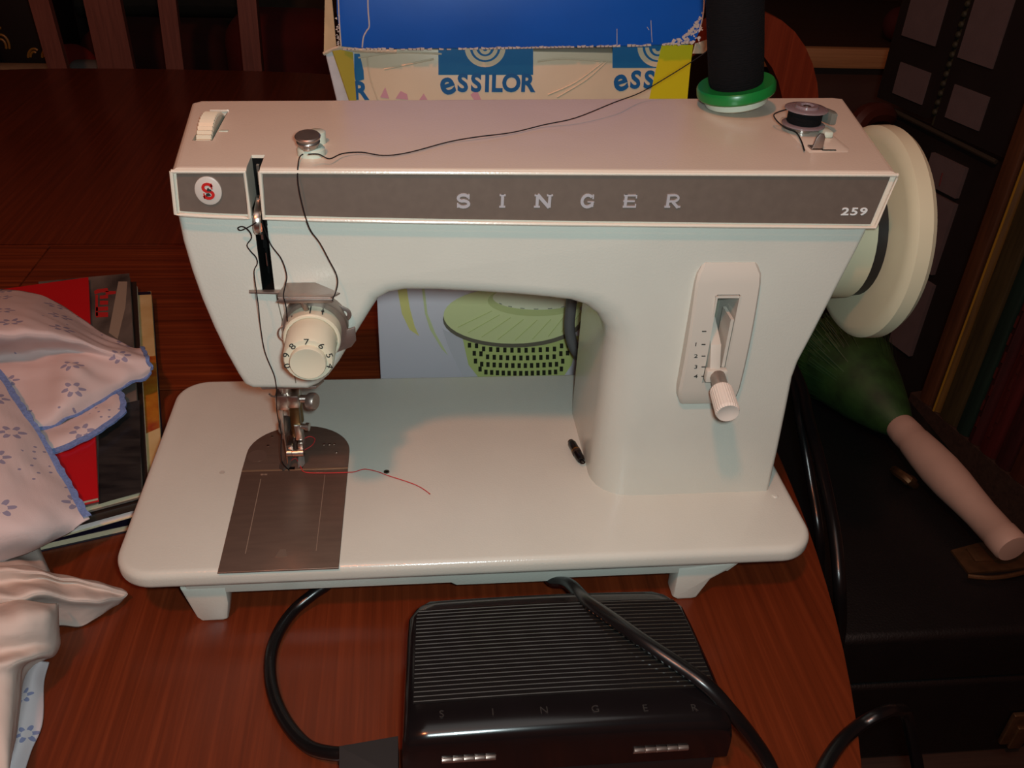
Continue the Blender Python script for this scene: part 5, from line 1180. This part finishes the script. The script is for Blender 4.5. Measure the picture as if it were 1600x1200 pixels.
obj('gold_letter', MB().tube([at_y(-4, 43, YS-.001), at_y(2, 44, YS-.001)], .0025, 6, 0), GOLDP, bg)
c0, c1 = at_y(-60, 100, 1.43), at_y(84, 100, 1.43)
m = MB(); m.box((c0.x-0.05, 1.42, -0.26), (c1.x, 1.50, -0.128), 0.03, 4); tag(obj('grey_towel', m, mat('grey_towel_cloth', (150, 132, 104), 0.95, var=0.15, vscale=40, bump=0.5, bscale=250), org=(c1.x-0.1, 1.46, -0.26)), 'folded grey beige towel in front of the black bag', 'towel')
c0 = at_y(115, 110, 1.43); c1 = at_y(160, 110, 1.43)
m = MB(); m.box((c0.x-0.012, 1.425, -0.26), (c1.x, 1.468, -0.115), 0.015, 4); tag(obj('blue_grey_towel', m, mat('blue_grey_cloth', (104, 108, 106), 0.95, bump=0.5, bscale=250), org=(c0.x, 1.46, -0.26)), 'blue grey folded cloth between two left slats', 'cloth')
c = at_y(135, 70, 1.58)
m = MB(); m.sphere((c.x, 1.494, c.z-0.03), 0.065, 20, 12, (0.75, 0.35, 0.8)); tag(obj('red_bundle', m, mat('dark_red_cloth', (110, 26, 20), 0.9, bump=0.6, bscale=60), org=(c.x, 1.6, -0.26)), 'crumpled dark red cloth between slat and wide splat', 'cloth')
c = at_y(450, 80, 1.55)
m = MB(); m.box((c.x-0.12, 1.50, -0.26), (c.x+0.10, 1.68, -0.05), 0.05, 4); tag(obj('red_cushion', m, mat('deep_red_velvet', (76, 14, 12), 0.9, var=0.3, vscale=12), org=(c.x, 1.58, -0.26)), 'deep red cushion left of the parcel box', 'cushion')
c = at_y(255, 75, 1.55)
m = MB(); m.box((c.x-0.16, 1.52, -0.26), (c.x+0.12, 1.72, -0.085), 0.04, 4); tag(obj('maroon_cushion', m, mat('maroon_velvet', (54, 18, 16), 0.9, var=0.3, vscale=12), org=(c.x, 1.6, -0.26)), 'dark maroon cushion behind the middle chair slats', 'cushion')
c = at_y(430, 35, 1.70)
m = MB(); m.tube([(c.x-0.40, 1.74, -0.07), (c.x-0.1, 1.75, -0.065), (c.x+0.20, 1.74, -0.075)], 0.045, 14, 4, 0.7); tag(obj('rolled_blanket', m, mat('dark_olive_blanket', (46, 40, 32), 0.95, var=0.25, vscale=30), org=(c.x, 1.74, -0.1)), 'dark olive rolled blanket lying along the sofa cushions', 'blanket')
c0, c1 = at_y(452, 18, 1.86), at_y(535, 18, 1.86)
m = MB(); m.box((c0.x, 1.84, c0.z), (c1.x, 1.98, c0.z+0.14), 0.004); tag(obj('beige_box', m, mat('beige_card', (140, 120, 100), 0.7), org=((c0.x+c1.x)/2, 1.9, c0.z)), 'pale beige box edge at the top left of the blue box', 'box')
m = MB(); m.box((c0.x-0.01, 1.82, -0.26), (c1.x+0.01, 1.99, c0.z-0.0005), 0.01); tag(obj('dark_pillow', m, SOF, org=((c0.x+c1.x)/2, 1.9, -0.26)), 'dark block on the sofa carrying the pale beige box', 'cushion')
